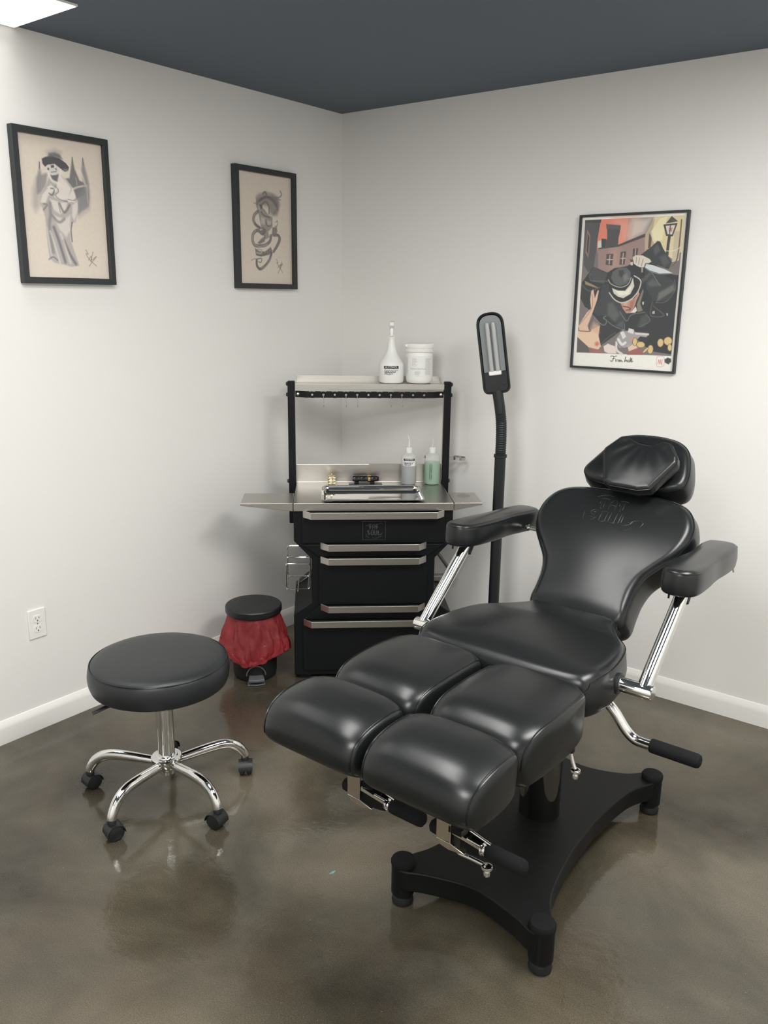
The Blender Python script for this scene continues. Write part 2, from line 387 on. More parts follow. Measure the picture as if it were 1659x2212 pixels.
def ribbon(mb, pts, w, mapf, taper=True, mi=0, sub=6):
    """flat stroke in a 2-D plane mapped into space by mapf(x, y)"""
    P = crom([(p[0], p[1], 0) for p in pts], sub) if len(pts) > 2 else [Vector((pts[0][0], pts[0][1], 0)).lerp(Vector((pts[1][0], pts[1][1], 0)), k / 4) for k in range(5)]
    n = len(P); L = []; R_ = []
    for i, p in enumerate(P):
        t = (P[min(i + 1, n - 1)] - P[max(i - 1, 0)]).normalized(); q = Vector((-t.y, t.x, 0))
        ww = w * (0.5 if not taper else 0.5 * (0.35 + 0.65 * math.sin(PI * min(1, max(0, i / (n - 1))))))
        L.append(mapf(p.x + q.x * ww, p.y + q.y * ww)); R_.append(mapf(p.x - q.x * ww, p.y - q.y * ww))
    v = L + R_; f = [(i, n + i, n + i + 1, i + 1) for i in range(n - 1)]
    mb.add(v, f, mi)

# letter strokes of the blackletter TAT SOUL mark, in a unit square (x right, y up)
def T_(x, y, w, h): return [[(x, y + h * .92), (x + w * .5, y + h * .98), (x + w, y + h * .92)], [(x + w * .35, y + h * .9), (x + w * .35, y + h * .12), (x + w * .5, y)], [(x + w * .62, y + h * .9), (x + w * .62, y + h * .12)], [(x + w * .1, y + h * .8), (x + w * .1, y + h * .45)]]
def A_(x, y, w, h): return [[(x + w * .42, y + h * .98), (x + w * .12, y + h * .6), (x + w * .12, y)], [(x + w * .5, y + h), (x + w * .85, y + h * .7), (x + w * .85, y)], [(x + w * .12, y + h * .42), (x + w * .85, y + h * .42)]]
def S_(x, y, w, h): return [[(x + w, y + h * .95), (x + w * .4, y + h), (x + w * .1, y + h * .72), (x + w * .5, y + h * .52), (x + w * .9, y + h * .3), (x + w * .5, y), (x, y + h * .1)], [(x + w * .75, y + h * .8), (x + w * .3, y + h * .75)], [(x + w * .6, y + h * .3), (x + w * .1, y + h * .28)]]
def O_(x, y, w, h): return [[(x + w * .12, y + h * .85), (x + w * .12, y + h * .1)], [(x + w * .85, y + h * .9), (x + w * .85, y + h * .15)], [(x, y + h * .9), (x + w * .5, y + h), (x + w, y + h * .86)], [(x, y + h * .12), (x + w * .45, y), (x + w, y + h * .14)]]
def U_(x, y, w, h): return [[(x + w * .12, y + h), (x + w * .12, y + h * .12)], [(x + w * .85, y + h), (x + w * .85, y)], [(x + w * .1, y + h * .1), (x + w * .45, y), (x + w, y + h * .12)]]
def L_(x, y, w, h): return [[(x + w * .2, y + h * 1.05), (x + w * .2, y + h * .1)], [(x + w * .5, y + h * .9), (x + w * .5, y + h * .2)], [(x, y + h * .1), (x + w * .7, y - h * .02), (x + w * 1.5, y + h * .15), (x + w * 1.8, y + h * .5)]]
LOGO = []
for fn, x in ((T_, .27), (A_, .42), (T_, .56)): LOGO += fn(x, .58, .13, .27)
for fn, x in ((S_, .2), (O_, .36), (U_, .5), (L_, .64)): LOGO += fn(x, .26, .12, .26)
LOGO_SWASH = [[(.12, .8), (.2, .76), (.3, .88)], [(.7, .86), (.82, .9), (.9, .8)], [(.14, .34), (.16, .2), (.3, .1)], [(.42, .12), (.6, .08), (.75, .16), (.86, .22)]]
ART1=[
('p',(118,114,116),0.45,30,0,[(136,383),(195,289),(236,275),(225,406),(201,494),(155,537),(123,498)]),
('p',(118,114,116),0.75,14,0,[(242,190),(243,229),(259,268),(328,251),(294,345),(226,401),(186,409),(192,306),(228,236)]),
('p',(84,82,86),0.8,10,0,[(635,118),(654,199),(703,277),(766,291),(765,375),(652,417),(620,342),(536,277),(584,268)]),
('p',(118,114,116),0.8,14,0,[(763,114),(790,194),(820,287),(815,402),(796,463),(705,498),(657,531),(650,429),(751,316),(736,198)]),
('p',(118,114,116),0.4,30,0,[(657,381),(824,341),(805,481),(665,549)]),
('s',(84,82,86),0.9,4,9,[(635,116),(631,160)]),
('s',(84,82,86),0.9,4,9,[(763,114),(762,161)]),
('s',(84,82,86),0.9,4,10,[(243,184),(239,229)]),
('s',(206,198,188),0.7,8,14,[(688,202),(741,233),(773,314)]),
('s',(206,198,188),0.5,8,9,[(663,262),(667,309)]),
('s',(206,198,188),0.5,6,8,[(791,301),(789,433)]),
('p',(160,153,150),0.95,8,0,[(357,261),(469,247),(554,299),(602,325),(631,412),(666,428),(656,501),(623,581),(574,595),(536,639),(544,723),(593,833),(626,907),(527,917),(434,903),(331,893),(274,863),(260,756),(258,637),(259,567),(238,509),(205,471),(225,406),(294,345)]),
('p',(206,198,188),0.9,10,0,[(468,253),(543,300),(594,343),(546,423),(461,439),(383,415),(443,353),(419,314)]),
('p',(206,198,188),0.85,10,0,[(356,329),(311,361),(244,411),(216,464),(275,467),(313,413),(389,373)]),
('p',(206,198,188),0.8,10,0,[(330,435),(459,451),(532,447),(515,496),(436,538),(369,509)]),
('p',(206,198,188),0.75,14,0,[(362,550),(483,569),(561,535),(545,644),(495,700),(410,643)]),
('p',(206,198,188),0.8,10,0,[(593,462),(661,428),(658,489),(608,575),(581,546)]),
('p',(206,198,188),0.9,6,0,[(610,342),(636,382),(641,418),(553,446),(535,429)]),
('s',(206,198,188),0.8,8,16,[(609,348),(664,330),(746,313)]),
('s',(84,82,86),0.75,10,20,[(438,458),(490,521),(561,464)]),
('s',(118,114,116),0.8,14,34,[(325,464),(323,546),(299,636),(322,814)]),
('s',(118,114,116),0.8,10,26,[(342,551),(417,595),(483,569)]),
('s',(84,82,86),0.7,12,30,[(350,634),(397,728),(457,884)]),
('s',(84,82,86),0.7,12,30,[(460,726),(520,822),(584,895)]),
('s',(206,198,188),0.7,10,18,[(304,665),(342,753),(393,892)]),
('s',(206,198,188),0.7,10,20,[(425,679),(458,738),(520,890)]),
('s',(206,198,188),0.6,10,12,[(268,637),(280,755),(298,839)]),
('s',(84,82,86),0.8,6,14,[(577,589),(555,650),(560,729)]),
('s',(84,82,86),0.7,8,14,[(254,474),(293,478),(247,515)]),
('s',(84,82,86),0.7,6,12,[(263,869),(317,850),(365,874)]),
('s',(84,82,86),0.6,6,10,[(395,402),(442,429),(533,441)]),
('s',(84,82,86),0.6,6,8,[(427,459),(443,523)]),
('p',(84,82,86),0.9,8,0,[(356,266),(458,253),(462,293),(418,320),(371,300)]),
('s',(206,198,188),0.9,8,26,[(330,240),(371,300),(448,323),(400,373)]),
('s',(206,198,188),0.9,8,24,[(469,184),(481,234),(450,306),(516,342)]),
('p',(190,186,182),1,5,0,[(332,194),(400,172),(458,184),(462,230),(427,258),(376,265),(339,245)]),
('p',(60,60,64),0.95,5,0,[(371,197),(407,191),(410,208),(374,214)]),
('p',(60,60,64),0.9,5,0,[(329,217),(349,216),(349,230),(329,231)]),
('s',(60,60,64),0.7,4,8,[(369,243),(431,235)]),
('p',(60,60,64),0.7,4,0,[(413,216),(434,209),(442,229)]),
('p',(66,66,72),1,5,0,[(272,159),(316,142),(387,128),(476,137),(553,166),(586,192),(576,216),(533,228),(475,206),(419,182),(337,194),(305,212),(278,193)]),
('p',(84,84,90),0.9,12,0,[(360,113),(431,101),(489,113),(516,140),(426,133),(346,139)]),
('p',(120,118,118),0.7,6,0,[(516,209),(578,204),(570,221),(533,227)]),
('p',(118,114,116),0.4,26,0,[(331,104),(434,78),(513,89),(487,125),(347,131)]),
('s',(84,82,86),0.8,5,12,[(351,358),(391,362),(365,404),(326,395)]),
('s',(206,198,188),0.9,5,10,[(312,355),(364,343),(396,361)]),
('s',(60,60,64),0.6,5,9,[(405,338),(441,370),(406,396)]),
('s',(206,198,188),0.9,5,14,[(565,434),(628,436)]),
('s',(84,82,86),0.6,4,8,[(546,423),(608,428),(642,412)]),
('s',(110,95,85),0.8,3,7,[(720,783),(748,817),(721,814),(764,860),(848,904)]),
('s',(110,95,85),0.8,3,7,[(748,861),(785,829),(774,873),(812,797),(787,860),(852,830),(747,908)])]
ART2=[
('p',(112,105,101),0.5,20,0,[(330,219),(384,181),(503,156),(649,159),(755,195),(779,254),(732,353),(637,363),(586,324),(562,277),(431,272),(375,322),(339,289)]),
('s',(80,75,75),0.6,10,30,[(352,276),(407,232),(541,195),(686,223),(735,304)]),
('s',(158,150,142),0.7,5,9,[(435,207),(568,182),(700,210)]),
('s',(158,150,142),0.7,5,9,[(618,226),(669,272),(639,333)]),
('p',(112,105,101),0.5,36,0,[(344,206),(516,161),(715,185),(779,254),(718,359),(610,364),(561,289),(378,287)]),
('s',(80,75,75),0.6,12,36,[(407,238),(514,203),(632,220),(710,269)]),
('s',(80,75,75),0.6,10,26,[(430,278),(511,244),(568,283),(571,348)]),
('s',(112,105,101),0.7,12,30,[(634,190),(713,209),(736,280),(665,344)]),
('s',(112,105,101),0.7,8,24,[(355,229),(339,277),(375,328)]),
('s',(80,75,75),0.7,6,20,[(463,176),(503,156),(528,178)]),
('s',(112,105,101),0.8,6,18,[(687,196),(769,188),(818,161),(793,130)]),
('s',(112,105,101),0.7,6,14,[(713,209),(795,211)]),
('s',(112,105,101),0.6,6,12,[(289,268),(327,272)]),
('p',(138,130,125),1,8,0,[(402,309),(481,311),(557,361),(636,381),(631,466),(547,517),(571,564),(489,591),(440,533),(406,451),(373,358)]),
('p',(176,168,160),0.8,12,0,[(423,385),(501,399),(485,454),(419,450)]),
('p',(176,168,160),0.8,12,0,[(527,410),(607,419),(591,455),(538,451)]),
('s',(80,75,75),0.8,8,12,[(501,411),(537,463),(605,455)]),
('s',(80,75,75),0.7,8,16,[(426,343),(477,371),(582,384)]),
('p',(70,66,66),0.8,8,0,[(391,274),(443,277),(454,312),(408,315)]),
('s',(80,75,75),0.85,10,40,[(361,341),(294,379),(278,421),(315,461),(391,487)]),
('s',(158,150,142),0.8,6,14,[(348,347),(280,391),(290,444)]),
('s',(112,105,101),1,6,44,[(428,521),(495,507),(440,539),(350,512),(270,545),(253,605),(302,651),(460,646),(569,607),(599,551)]),
('s',(158,150,142),0.8,6,14,[(311,514),(256,563),(265,628),(380,660),(527,632)]),
('s',(80,75,75),0.9,6,10,[(417,492),(456,485),(481,514),(439,551)]),
('p',(80,75,75),0.7,10,0,[(343,626),(411,588),(492,555),(475,610),(381,636)]),
('p',(112,105,101),0.9,8,0,[(630,472),(712,462),(723,505),(680,549),(612,551)]),
('s',(80,75,75),0.7,5,10,[(694,421),(729,407),(727,450),(685,458)]),
('s',(112,105,101),1,6,40,[(653,543),(735,541),(760,576),(716,633),(644,696)]),
('s',(80,75,75),0.8,5,10,[(695,530),(775,551),(773,600),(700,670)]),
('p',(112,105,101),1,8,0,[(294,675),(377,702),(483,700),(592,654),(617,690),(561,728),(400,750),(309,740)]),
('s',(158,150,142),0.9,5,22,[(339,685),(417,689),(402,720),(324,716)]),
('s',(80,75,75),0.8,5,10,[(323,734),(401,738),(508,723)]),
('s',(80,75,75),0.9,8,36,[(603,709),(558,777),(474,833),(380,865),(323,835),(319,787)]),
('s',(158,150,142),0.7,6,12,[(573,758),(502,826),(407,858)]),
('s',(112,105,101),0.9,5,16,[(320,775),(412,768),(397,804),(358,799)]),
('s',(112,105,101),0.7,5,10,[(222,789),(281,773),(346,775)]),
('s',(100,88,78),0.8,3,8,[(694,765),(727,798),(699,798),(752,840),(818,889)]),
('s',(100,88,78),0.8,3,8,[(717,847),(767,816),(757,865),(796,790),(773,828),(816,805),(721,896)])]
ART3=[
('p',(112,104,104),1,2,0,[(28,19),(973,18),(972,900),(32,908)]),
('p',(226,120,98),1,3,0,[(134,19),(454,19),(442,190),(177,234),(157,142)]),
('p',(226,150,128),0.8,60,0,[(317,20),(539,19),(524,163),(381,184)]),
('p',(206,190,178),0.9,40,0,[(488,19),(696,18),(619,126),(472,157)]),
('p',(212,196,150),1,3,0,[(696,18),(973,18),(976,238),(894,281),(799,237),(694,187),(669,93)]),
('p',(180,160,130),1,3,0,[(705,20),(689,148),(727,193),(649,225),(620,258),(628,126)]),
('p',(224,214,170),1,3,0,[(755,30),(818,19),(798,112),(789,166),(716,165),(683,105)]),
('p',(150,122,116),1,3,0,[(179,211),(382,190),(624,131),(641,258),(606,280),(443,331),(290,365),(194,337)]),
('p',(176,140,124),0.8,40,0,[(307,212),(383,195),(399,325),(323,348)]),
('p',(70,66,70),1,3,0,[(177,199),(381,184),(627,120),(629,140),(383,198),(183,211)]),
('p',(76,74,78),1,3,0,[(28,19),(187,20),(169,131),(159,233),(145,337),(94,360),(43,314)]),
('p',(60,58,62),1,3,0,[(28,19),(191,20),(189,38),(28,35)]),
('p',(140,110,95),1,2,0,[(56,78),(93,124),(87,267),(53,233)]),
('p',(60,58,62),1,2,0,[(64,107),(84,130),(80,244),(64,221)]),
('p',(74,72,76),1,3,0,[(252,53),(383,64),(384,106),(375,134),(374,195),(218,208),(263,143)]),
('p',(88,84,86),1,2,0,[(243,50),(387,61),(388,89),(249,81)]),
('p',(200,200,195),1,2,0,[(173,159),(205,154),(213,200),(175,204)]),
('p',(60,58,62),1,2,0,[(206,143),(255,146),(244,200),(213,200)]),
('p',(84,70,68),1,2,0,[(268,243),(336,243),(333,319),(266,314)]),
('s',(190,180,170),1,2,8,[(303,251),(301,308)]),
('s',(190,180,170),1,2,8,[(276,280),(331,280)]),
('p',(84,70,68),1,2,0,[(406,232),(460,228),(453,314),(402,314)]),
('s',(190,180,170),1,2,8,[(433,241),(431,308)]),
('s',(190,180,170),1,2,7,[(411,274),(457,273)]),
('p',(84,70,68),1,2,0,[(522,213),(572,211),(570,258),(524,263)]),
('s',(190,180,170),1,2,7,[(549,216),(548,258)]),
('p',(90,76,70),1,2,0,[(664,115),(693,149),(688,209),(664,214)]),
('p',(190,176,150),1,3,0,[(895,113),(958,109),(960,292),(897,303)]),
('s',(110,90,70),1,2,12,[(949,44),(942,281),(877,336)]),
('p',(74,74,74),1,2,0,[(858,18),(919,52),(808,63)]),
('p',(64,64,66),1,2,0,[(788,68),(916,62),(883,143),(822,139)]),
('p',(206,196,186),1,2,0,[(810,77),(898,73),(874,132),(833,128)]),
('p',(190,110,96),0.9,6,0,[(840,91),(872,89),(871,113),(845,112)]),
('s',(60,60,62),1,2,26,[(853,145),(849,188),(847,259)]),
('s',(60,60,62),1,2,8,[(853,69),(852,140)]),
('s',(215,205,180),0.9,3,7,[(684,110),(707,165),(814,226),(911,230),(972,206)]),
('p',(52,57,60),1,3,0,[(602,253),(696,203),(749,168),(774,174),(804,215),(897,303),(871,347),(744,314),(623,280)]),
('p',(92,96,96),0.7,12,0,[(714,215),(751,187),(781,226),(736,259)]),
('p',(92,96,96),0.6,14,0,[(779,270),(834,254),(881,303),(828,336)]),
('p',(38,43,46),1,3,0,[(38,430),(144,325),(290,365),(357,336),(476,325),(623,280),(744,314),(915,380),(968,385),(973,478),(968,644),(970,777),(970,889),(776,875),(548,756),(493,735),(279,853),(247,777),(252,707),(183,656),(142,616),(85,593),(32,535)]),
('p',(52,57,60),1,4,0,[(650,358),(722,336),(938,423),(953,478),(882,551),(758,547),(681,470)]),
('p',(92,96,96),0.7,14,0,[(685,436),(730,403),(775,424),(811,452),(713,458)]),
('p',(108,110,104),0.8,10,0,[(801,496),(932,440),(945,478),(792,552)]),
('p',(92,96,96),0.6,10,0,[(623,409),(700,364),(719,375),(643,437)]),
('s',(140,142,138),0.6,4,7,[(717,364),(774,419),(811,449)]),
('s',(140,142,138),0.5,4,6,[(936,412),(949,478),(878,551),(784,558)]),
('p',(64,68,70),1,4,0,[(144,325),(291,371),(264,440),(155,423),(113,371)]),
('s',(92,96,96),0.8,6,14,[(113,371),(137,418),(297,422)]),
('p',(150,132,92),1,4,0,[(64,418),(158,446),(223,469),(178,464),(77,444)]),
('s',(92,96,96),0.8,5,10,[(41,447),(118,487),(223,463)]),
('p',(52,57,60),1,4,0,[(247,446),(326,439),(379,519),(476,597),(521,682),(456,713),(326,652),(218,649),(180,627),(232,544)]),
('p',(92,96,96),0.7,16,0,[(316,572),(367,559),(447,644),(401,691),(325,647)]),
('s',(140,142,138),0.8,4,8,[(183,656),(261,706),(306,711),(316,682),(283,665),(308,653)]),
('s',(140,142,138),0.7,4,7,[(330,687),(386,715),(494,741),(498,700)]),
('p',(78,84,86),0.8,10,0,[(404,714),(486,678),(494,741)]),
('p',(92,96,96),0.5,16,0,[(654,651),(702,633),(741,671),(680,718),(628,714)]),
('s',(140,142,138),0.5,5,7,[(703,638),(742,677),(646,719)]),
('s',(140,142,138),0.7,4,7,[(444,621),(517,683),(559,641),(684,622)]),
('s',(92,96,96),0.8,5,8,[(286,841),(343,798),(418,760)]),
('p',(118,116,104),1,4,0,[(602,572),(648,470),(658,487),(635,566),(666,611),(617,623)]),
('p',(190,186,170),1,2,0,[(654,555),(671,554),(669,574),(656,571)]),
('p',(170,166,152),1,2,0,[(758,615),(779,611),(781,631),(757,631)]),
('p',(170,166,152),1,2,0,[(888,626),(904,625),(906,642),(894,640)]),
('s',(92,96,96),0.8,4,8,[(750,553),(746,643),(869,640),(762,581)]),
('p',(186,134,112),1,4,0,[(437,558),(571,533),(590,516),(607,482),(622,504),(598,544),(583,590),(549,630),(506,631),(468,598)]),
('p',(150,96,80),0.7,10,0,[(539,551),(580,539),(571,596),(531,625)]),
('s',(80,52,44),1,3,8,[(470,586),(518,591),(546,605),(504,611)]),
('p',(200,160,140),0.8,6,0,[(471,558),(514,557),(509,585),(474,580)]),
('p',(210,206,196),1,4,0,[(549,627),(595,584),(611,612),(592,627)]),
('p',(34,38,42),1,3,0,[(303,411),(353,450),(424,461),(508,443),(554,398),(552,384),(605,403),(626,437),(600,493),(538,545),(455,564),(382,542),(325,502),(313,445)]),
('p',(84,88,88),1,4,0,[(330,399),(342,359),(408,331),(477,333),(520,364),(520,404),(490,438),(423,453),(360,436)]),
('p',(54,58,62),1,6,0,[(402,353),(445,348),(456,370),(434,399),(406,382)]),
('p',(120,122,120),0.7,10,0,[(450,387),(482,370),(503,404),(463,427)]),
('p',(198,196,180),1,3,0,[(346,465),(410,484),(479,483),(525,443),(545,398),(565,454),(533,505),(468,532),(415,524),(369,502)]),
('p',(232,228,204),0.8,8,0,[(374,479),(480,489),(543,449),(516,506),(432,518)]),
('s',(190,190,180),0.9,3,8,[(305,411),(335,439),(424,461),(500,443),(528,398)]),
('s',(190,190,180),1,3,11,[(556,387),(610,409),(625,437),(600,493),(538,542),(454,562),(382,542),(324,497)]),
('p',(84,66,56),1,3,0,[(500,280),(539,286),(661,314),(654,331),(577,319),(517,308)]),
('p',(206,196,182),1,3,0,[(529,269),(552,255),(620,257),(690,281),(708,297),(685,308),(652,308),(642,333),(605,333),(569,322),(542,308)]),
('s',(120,100,88),0.8,2,6,[(563,269),(563,303)]),
('s',(120,100,88),0.8,2,6,[(592,272),(589,314)]),
('s',(120,100,88),0.8,2,6,[(627,280),(616,325)]),
('p',(206,196,182),1,3,0,[(507,300),(532,297),(535,319),(514,319)]),
('p',(196,202,204),1,2,0,[(660,311),(736,322),(838,347),(914,371),(793,373),(699,353),(651,333)]),
('s',(130,134,138),0.9,2,7,[(651,336),(700,357),(793,376),(915,373)]),
('p',(150,150,150),1,3,0,[(617,333),(634,333),(634,364),(621,367)]),
('p',(214,176,150),1,4,0,[(140,487),(161,475),(182,533),(207,478),(218,486),(206,550),(178,615),(127,722),(150,757),(49,759),(31,724),(108,634),(150,604),(134,546)]),
('s',(150,104,84),0.8,3,6,[(152,510),(157,604),(40,718)]),
('p',(220,184,154),1,4,0,[(29,760),(150,757),(253,718),(248,789),(279,858),(247,889),(135,864),(28,802)]),
('p',(206,160,130),0.7,16,0,[(158,750),(188,697),(253,718),(251,771)]),
('s',(90,60,48),0.9,3,7,[(49,759),(159,759),(142,733),(183,656)]),
('p',(208,96,84),0.9,10,0,[(214,837),(239,825),(264,841),(244,860),(220,855)]),
('p',(88,80,80),1,4,0,[(28,802),(144,863),(176,904),(32,908)]),
('p',(150,92,92),1,5,0,[(154,869),(301,887),(303,905),(167,905)]),
('p',(150,88,84),1,4,0,[(547,883),(629,851),(700,877),(704,903),(550,907)]),
('p',(214,200,188),1,5,0,[(306,857),(348,838),(421,853),(445,902),(356,903),(319,892)]),
('p',(150,148,150),1,5,0,[(424,807),(478,753),(513,752),(571,733),(616,754),(744,762),(722,785),(663,781),(608,823),(527,861),(466,863)]),
('p',(206,204,200),1,4,0,[(462,759),(495,749),(526,786),(494,804)]),
('p',(206,204,200),1,4,0,[(544,728),(597,738),(592,766),(540,757)]),
('s',(208,206,204),1,4,24,[(450,806),(489,839),(522,826)]),
('s',(206,200,196),1,4,22,[(435,824),(441,876),(497,903)]),
('s',(196,190,184),1,4,20,[(618,763),(736,765)]),
('p',(212,130,110),1,4,0,[(561,793),(587,793),(585,810),(564,811)]),
('p',(212,184,160),1,4,0,[(543,849),(608,823),(647,857),(564,883)]),
('s',(96,92,94),0.8,3,6,[(424,807),(473,851),(527,864),(608,823)]),
('p',(110,84,60),1,2,0,[(641,818),(638,830),(631,840),(620,845),(609,845),(599,839),(592,829),(590,817),(593,804),(600,794),(611,789),(622,790),(632,795),(639,806)]),
('p',(206,178,116),1,3,0,[(636,818),(634,829),(628,837),(620,842),(611,842),(602,836),(597,827),(595,816),(597,805),(603,797),(611,792),(621,793),(629,798),(634,807)]),
('p',(110,84,60),1,2,0,[(717,837),(712,846),(701,853),(683,857),(663,856),(645,851),(633,843),(629,834),(634,824),(646,818),(664,813),(684,814),(701,819),(713,827)]),
('p',(206,178,116),1,3,0,[(712,836),(708,844),(698,850),(682,853),(664,853),(648,849),(638,842),(634,834),(639,826),(649,820),(665,817),(683,817),(698,821),(709,828)]),
('p',(110,84,60),1,2,0,[(800,864),(797,877),(789,888),(776,894),(763,893),(751,887),(743,876),(740,862),(743,849),(751,838),(764,832),(777,833),(789,839),(797,850)]),
('p',(206,178,116),1,3,0,[(795,864),(792,876),(785,885),(775,891),(764,890),(754,885),(747,875),(745,863),(748,850),(755,841),(765,836),(776,836),(786,842),(793,852)]),
('p',(110,84,60),1,2,0,[(736,877),(724,886),(711,891),(701,892),(696,889),(697,882),(702,873),(713,864),(726,855),(738,850),(748,849),(753,853),(752,859),(747,868)]),
('p',(206,178,116),1,3,0,[(732,875),(721,882),(711,887),(704,889),(700,887),(702,881),(708,874),(717,866),(728,859),(738,854),(745,852),(749,854),(747,860),(741,867)]),
('p',(110,84,60),1,2,0,[(891,818),(888,831),(879,841),(866,846),(852,845),(840,840),(831,829),(828,816),(832,804),(840,794),(853,788),(867,789),(879,795),(888,805)]),
('p',(206,178,116),1,3,0,[(886,818),(883,829),(876,838),(865,843),(854,842),(843,837),(836,827),(833,816),(836,805),(843,797),(854,792),(866,792),(877,798),(884,807)]),
('p',(110,84,60),1,2,0,[(967,813),(957,824),(942,831),(924,833),(907,828),(893,819),(887,807),(888,794),(898,783),(914,776),(932,774),(949,779),(962,788),(969,800)]),
('p',(206,178,116),1,3,0,[(962,812),(954,821),(941,828),(924,829),(909,825),(897,817),(892,806),(893,795),(902,786),(915,780),(931,778),(947,782),(958,790),(964,801)]),
('p',(110,84,60),1,2,0,[(973,844),(972,855),(967,864),(958,869),(948,870),(938,865),(931,857),(927,846),(928,835),(933,826),(941,821),(952,820),(961,825),(969,833)]),
('p',(206,178,116),1,3,0,[(968,845),(967,854),(963,862),(956,866),(949,867),(941,862),(935,855),(932,846),(933,836),(937,828),(943,824),(951,823),(959,827),(964,835)]),
('s',(60,60,60),1,2,6,[(386,926),(398,920),(430,923),(446,917)]),
('s',(60,60,60),1,2,7,[(419,924),(416,941),(404,956),(387,953)]),
('s',(60,60,60),1,2,5,[(405,939),(433,936)]),
('s',(60,60,60),1,2,5,[(439,943),(444,958),(446,946),(457,943)]),
('s',(60,60,60),1,2,5,[(461,950),(467,944),(474,949),(469,956),(461,950)]),
('s',(60,60,60),1,2,5,[(478,943),(481,956),(487,943),(492,956),(498,944),(504,955),(511,954)]),
('s',(60,60,60),1,2,7,[(539,921),(530,954),(546,942),(554,954)]),
('s',(60,60,60),1,2,6,[(559,948),(567,941),(564,954),(577,952),(587,925),(584,954),(600,928),(597,954),(611,946)]),
('s',(214,150,150),1,2,5,[(839,909),(904,908),(907,967),(844,968),(839,909)]),
('s',(206,110,110),1,2,5,[(854,957),(858,928),(870,956),(875,927),(888,961),(891,927)]),
('p',(56,56,58),1,6,0,[(912,926),(939,911),(972,918),(975,937),(953,955),(919,945)])]

# ------------------------------------------------------------------ painted prints (procedural canvas, stored as mesh colours)
def paint(layers, W, H, base, tone=0.0):
    yy, xx = np.mgrid[0:H, 0:W]; U_x = (xx + .0) / (W - 1) * 1000; V_y = (yy + .0) / (H - 1) * 1000
    asp = H / W
    img = np.ones((H, W, 3)) * np.array(base, float)
    rs = np.random.RandomState(3); g = rs.rand(H // 6 + 2, W // 6 + 2)
    gi = g[(yy / 6).astype(int), (xx / 6).astype(int)]; img += (gi[..., None] - .5) * 3
    def segd(ax, ay, bx, by, X, Y):
        dx, dy = bx - ax, by - ay; L = dx * dx + dy * dy + 1e-9
        t = np.clip(((X - ax) * dx + (Y - ay) * dy) / L, 0, 1); return np.hypot(X - ax - t * dx, Y - ay - t * dy)
    for t, col, a, soft, w, pts in layers:
        xs = [p[0] for p in pts]; ys = [p[1] for p in pts]; mgn = soft * 2 + w + 8
        i0 = max(int((min(xs) - mgn) / 1000 * W), 0); i1 = min(int((max(xs) + mgn) / 1000 * W) + 2, W)
        j0 = max(int((min(ys) - mgn) / 1000 * H), 0); j1 = min(int((max(ys) + mgn) / 1000 * H) + 2, H)
        if i1 <= i0 or j1 <= j0: continue
        X = U_x[j0:j1, i0:i1]; Y = V_y[j0:j1, i0:i1] * asp
        P = [(p[0], p[1] * asp) for p in pts]; n = len(P); d = np.full(X.shape, 1e9)
        if t == 's' and n > 2: P = [(q.x, q.y) for q in crom([(p[0], p[1], 0) for p in P], 4)]; n = len(P)
        for i in range(n if t == 'p' else n - 1):
            ax, ay = P[i]; bx, by = P[(i + 1) % n]; d = np.minimum(d, segd(ax, ay, bx, by, X, Y))
        if t == 'p':
            ins = np.zeros(X.shape, bool)
            for i in range(n):
                ax, ay = P[i]; bx, by = P[(i + 1) % n]
                c = ((ay > Y) != (by > Y)) & (X < (bx - ax) * (Y - ay) / (by - ay + 1e-12) + ax); ins ^= c
            sd = np.where(ins, -d, d)
        else: sd = d - w * .5
        k = np.clip(.5 - sd / max(soft, 1.5) * .5, 0, 1) * a; k = (k * k * (3 - 2 * k) if a == 1 else k)[..., None]
        img[j0:j1, i0:i1] = img[j0:j1, i0:i1] * (1 - k) + np.array(col, float) * k
    return np.clip(img, 0, 255)

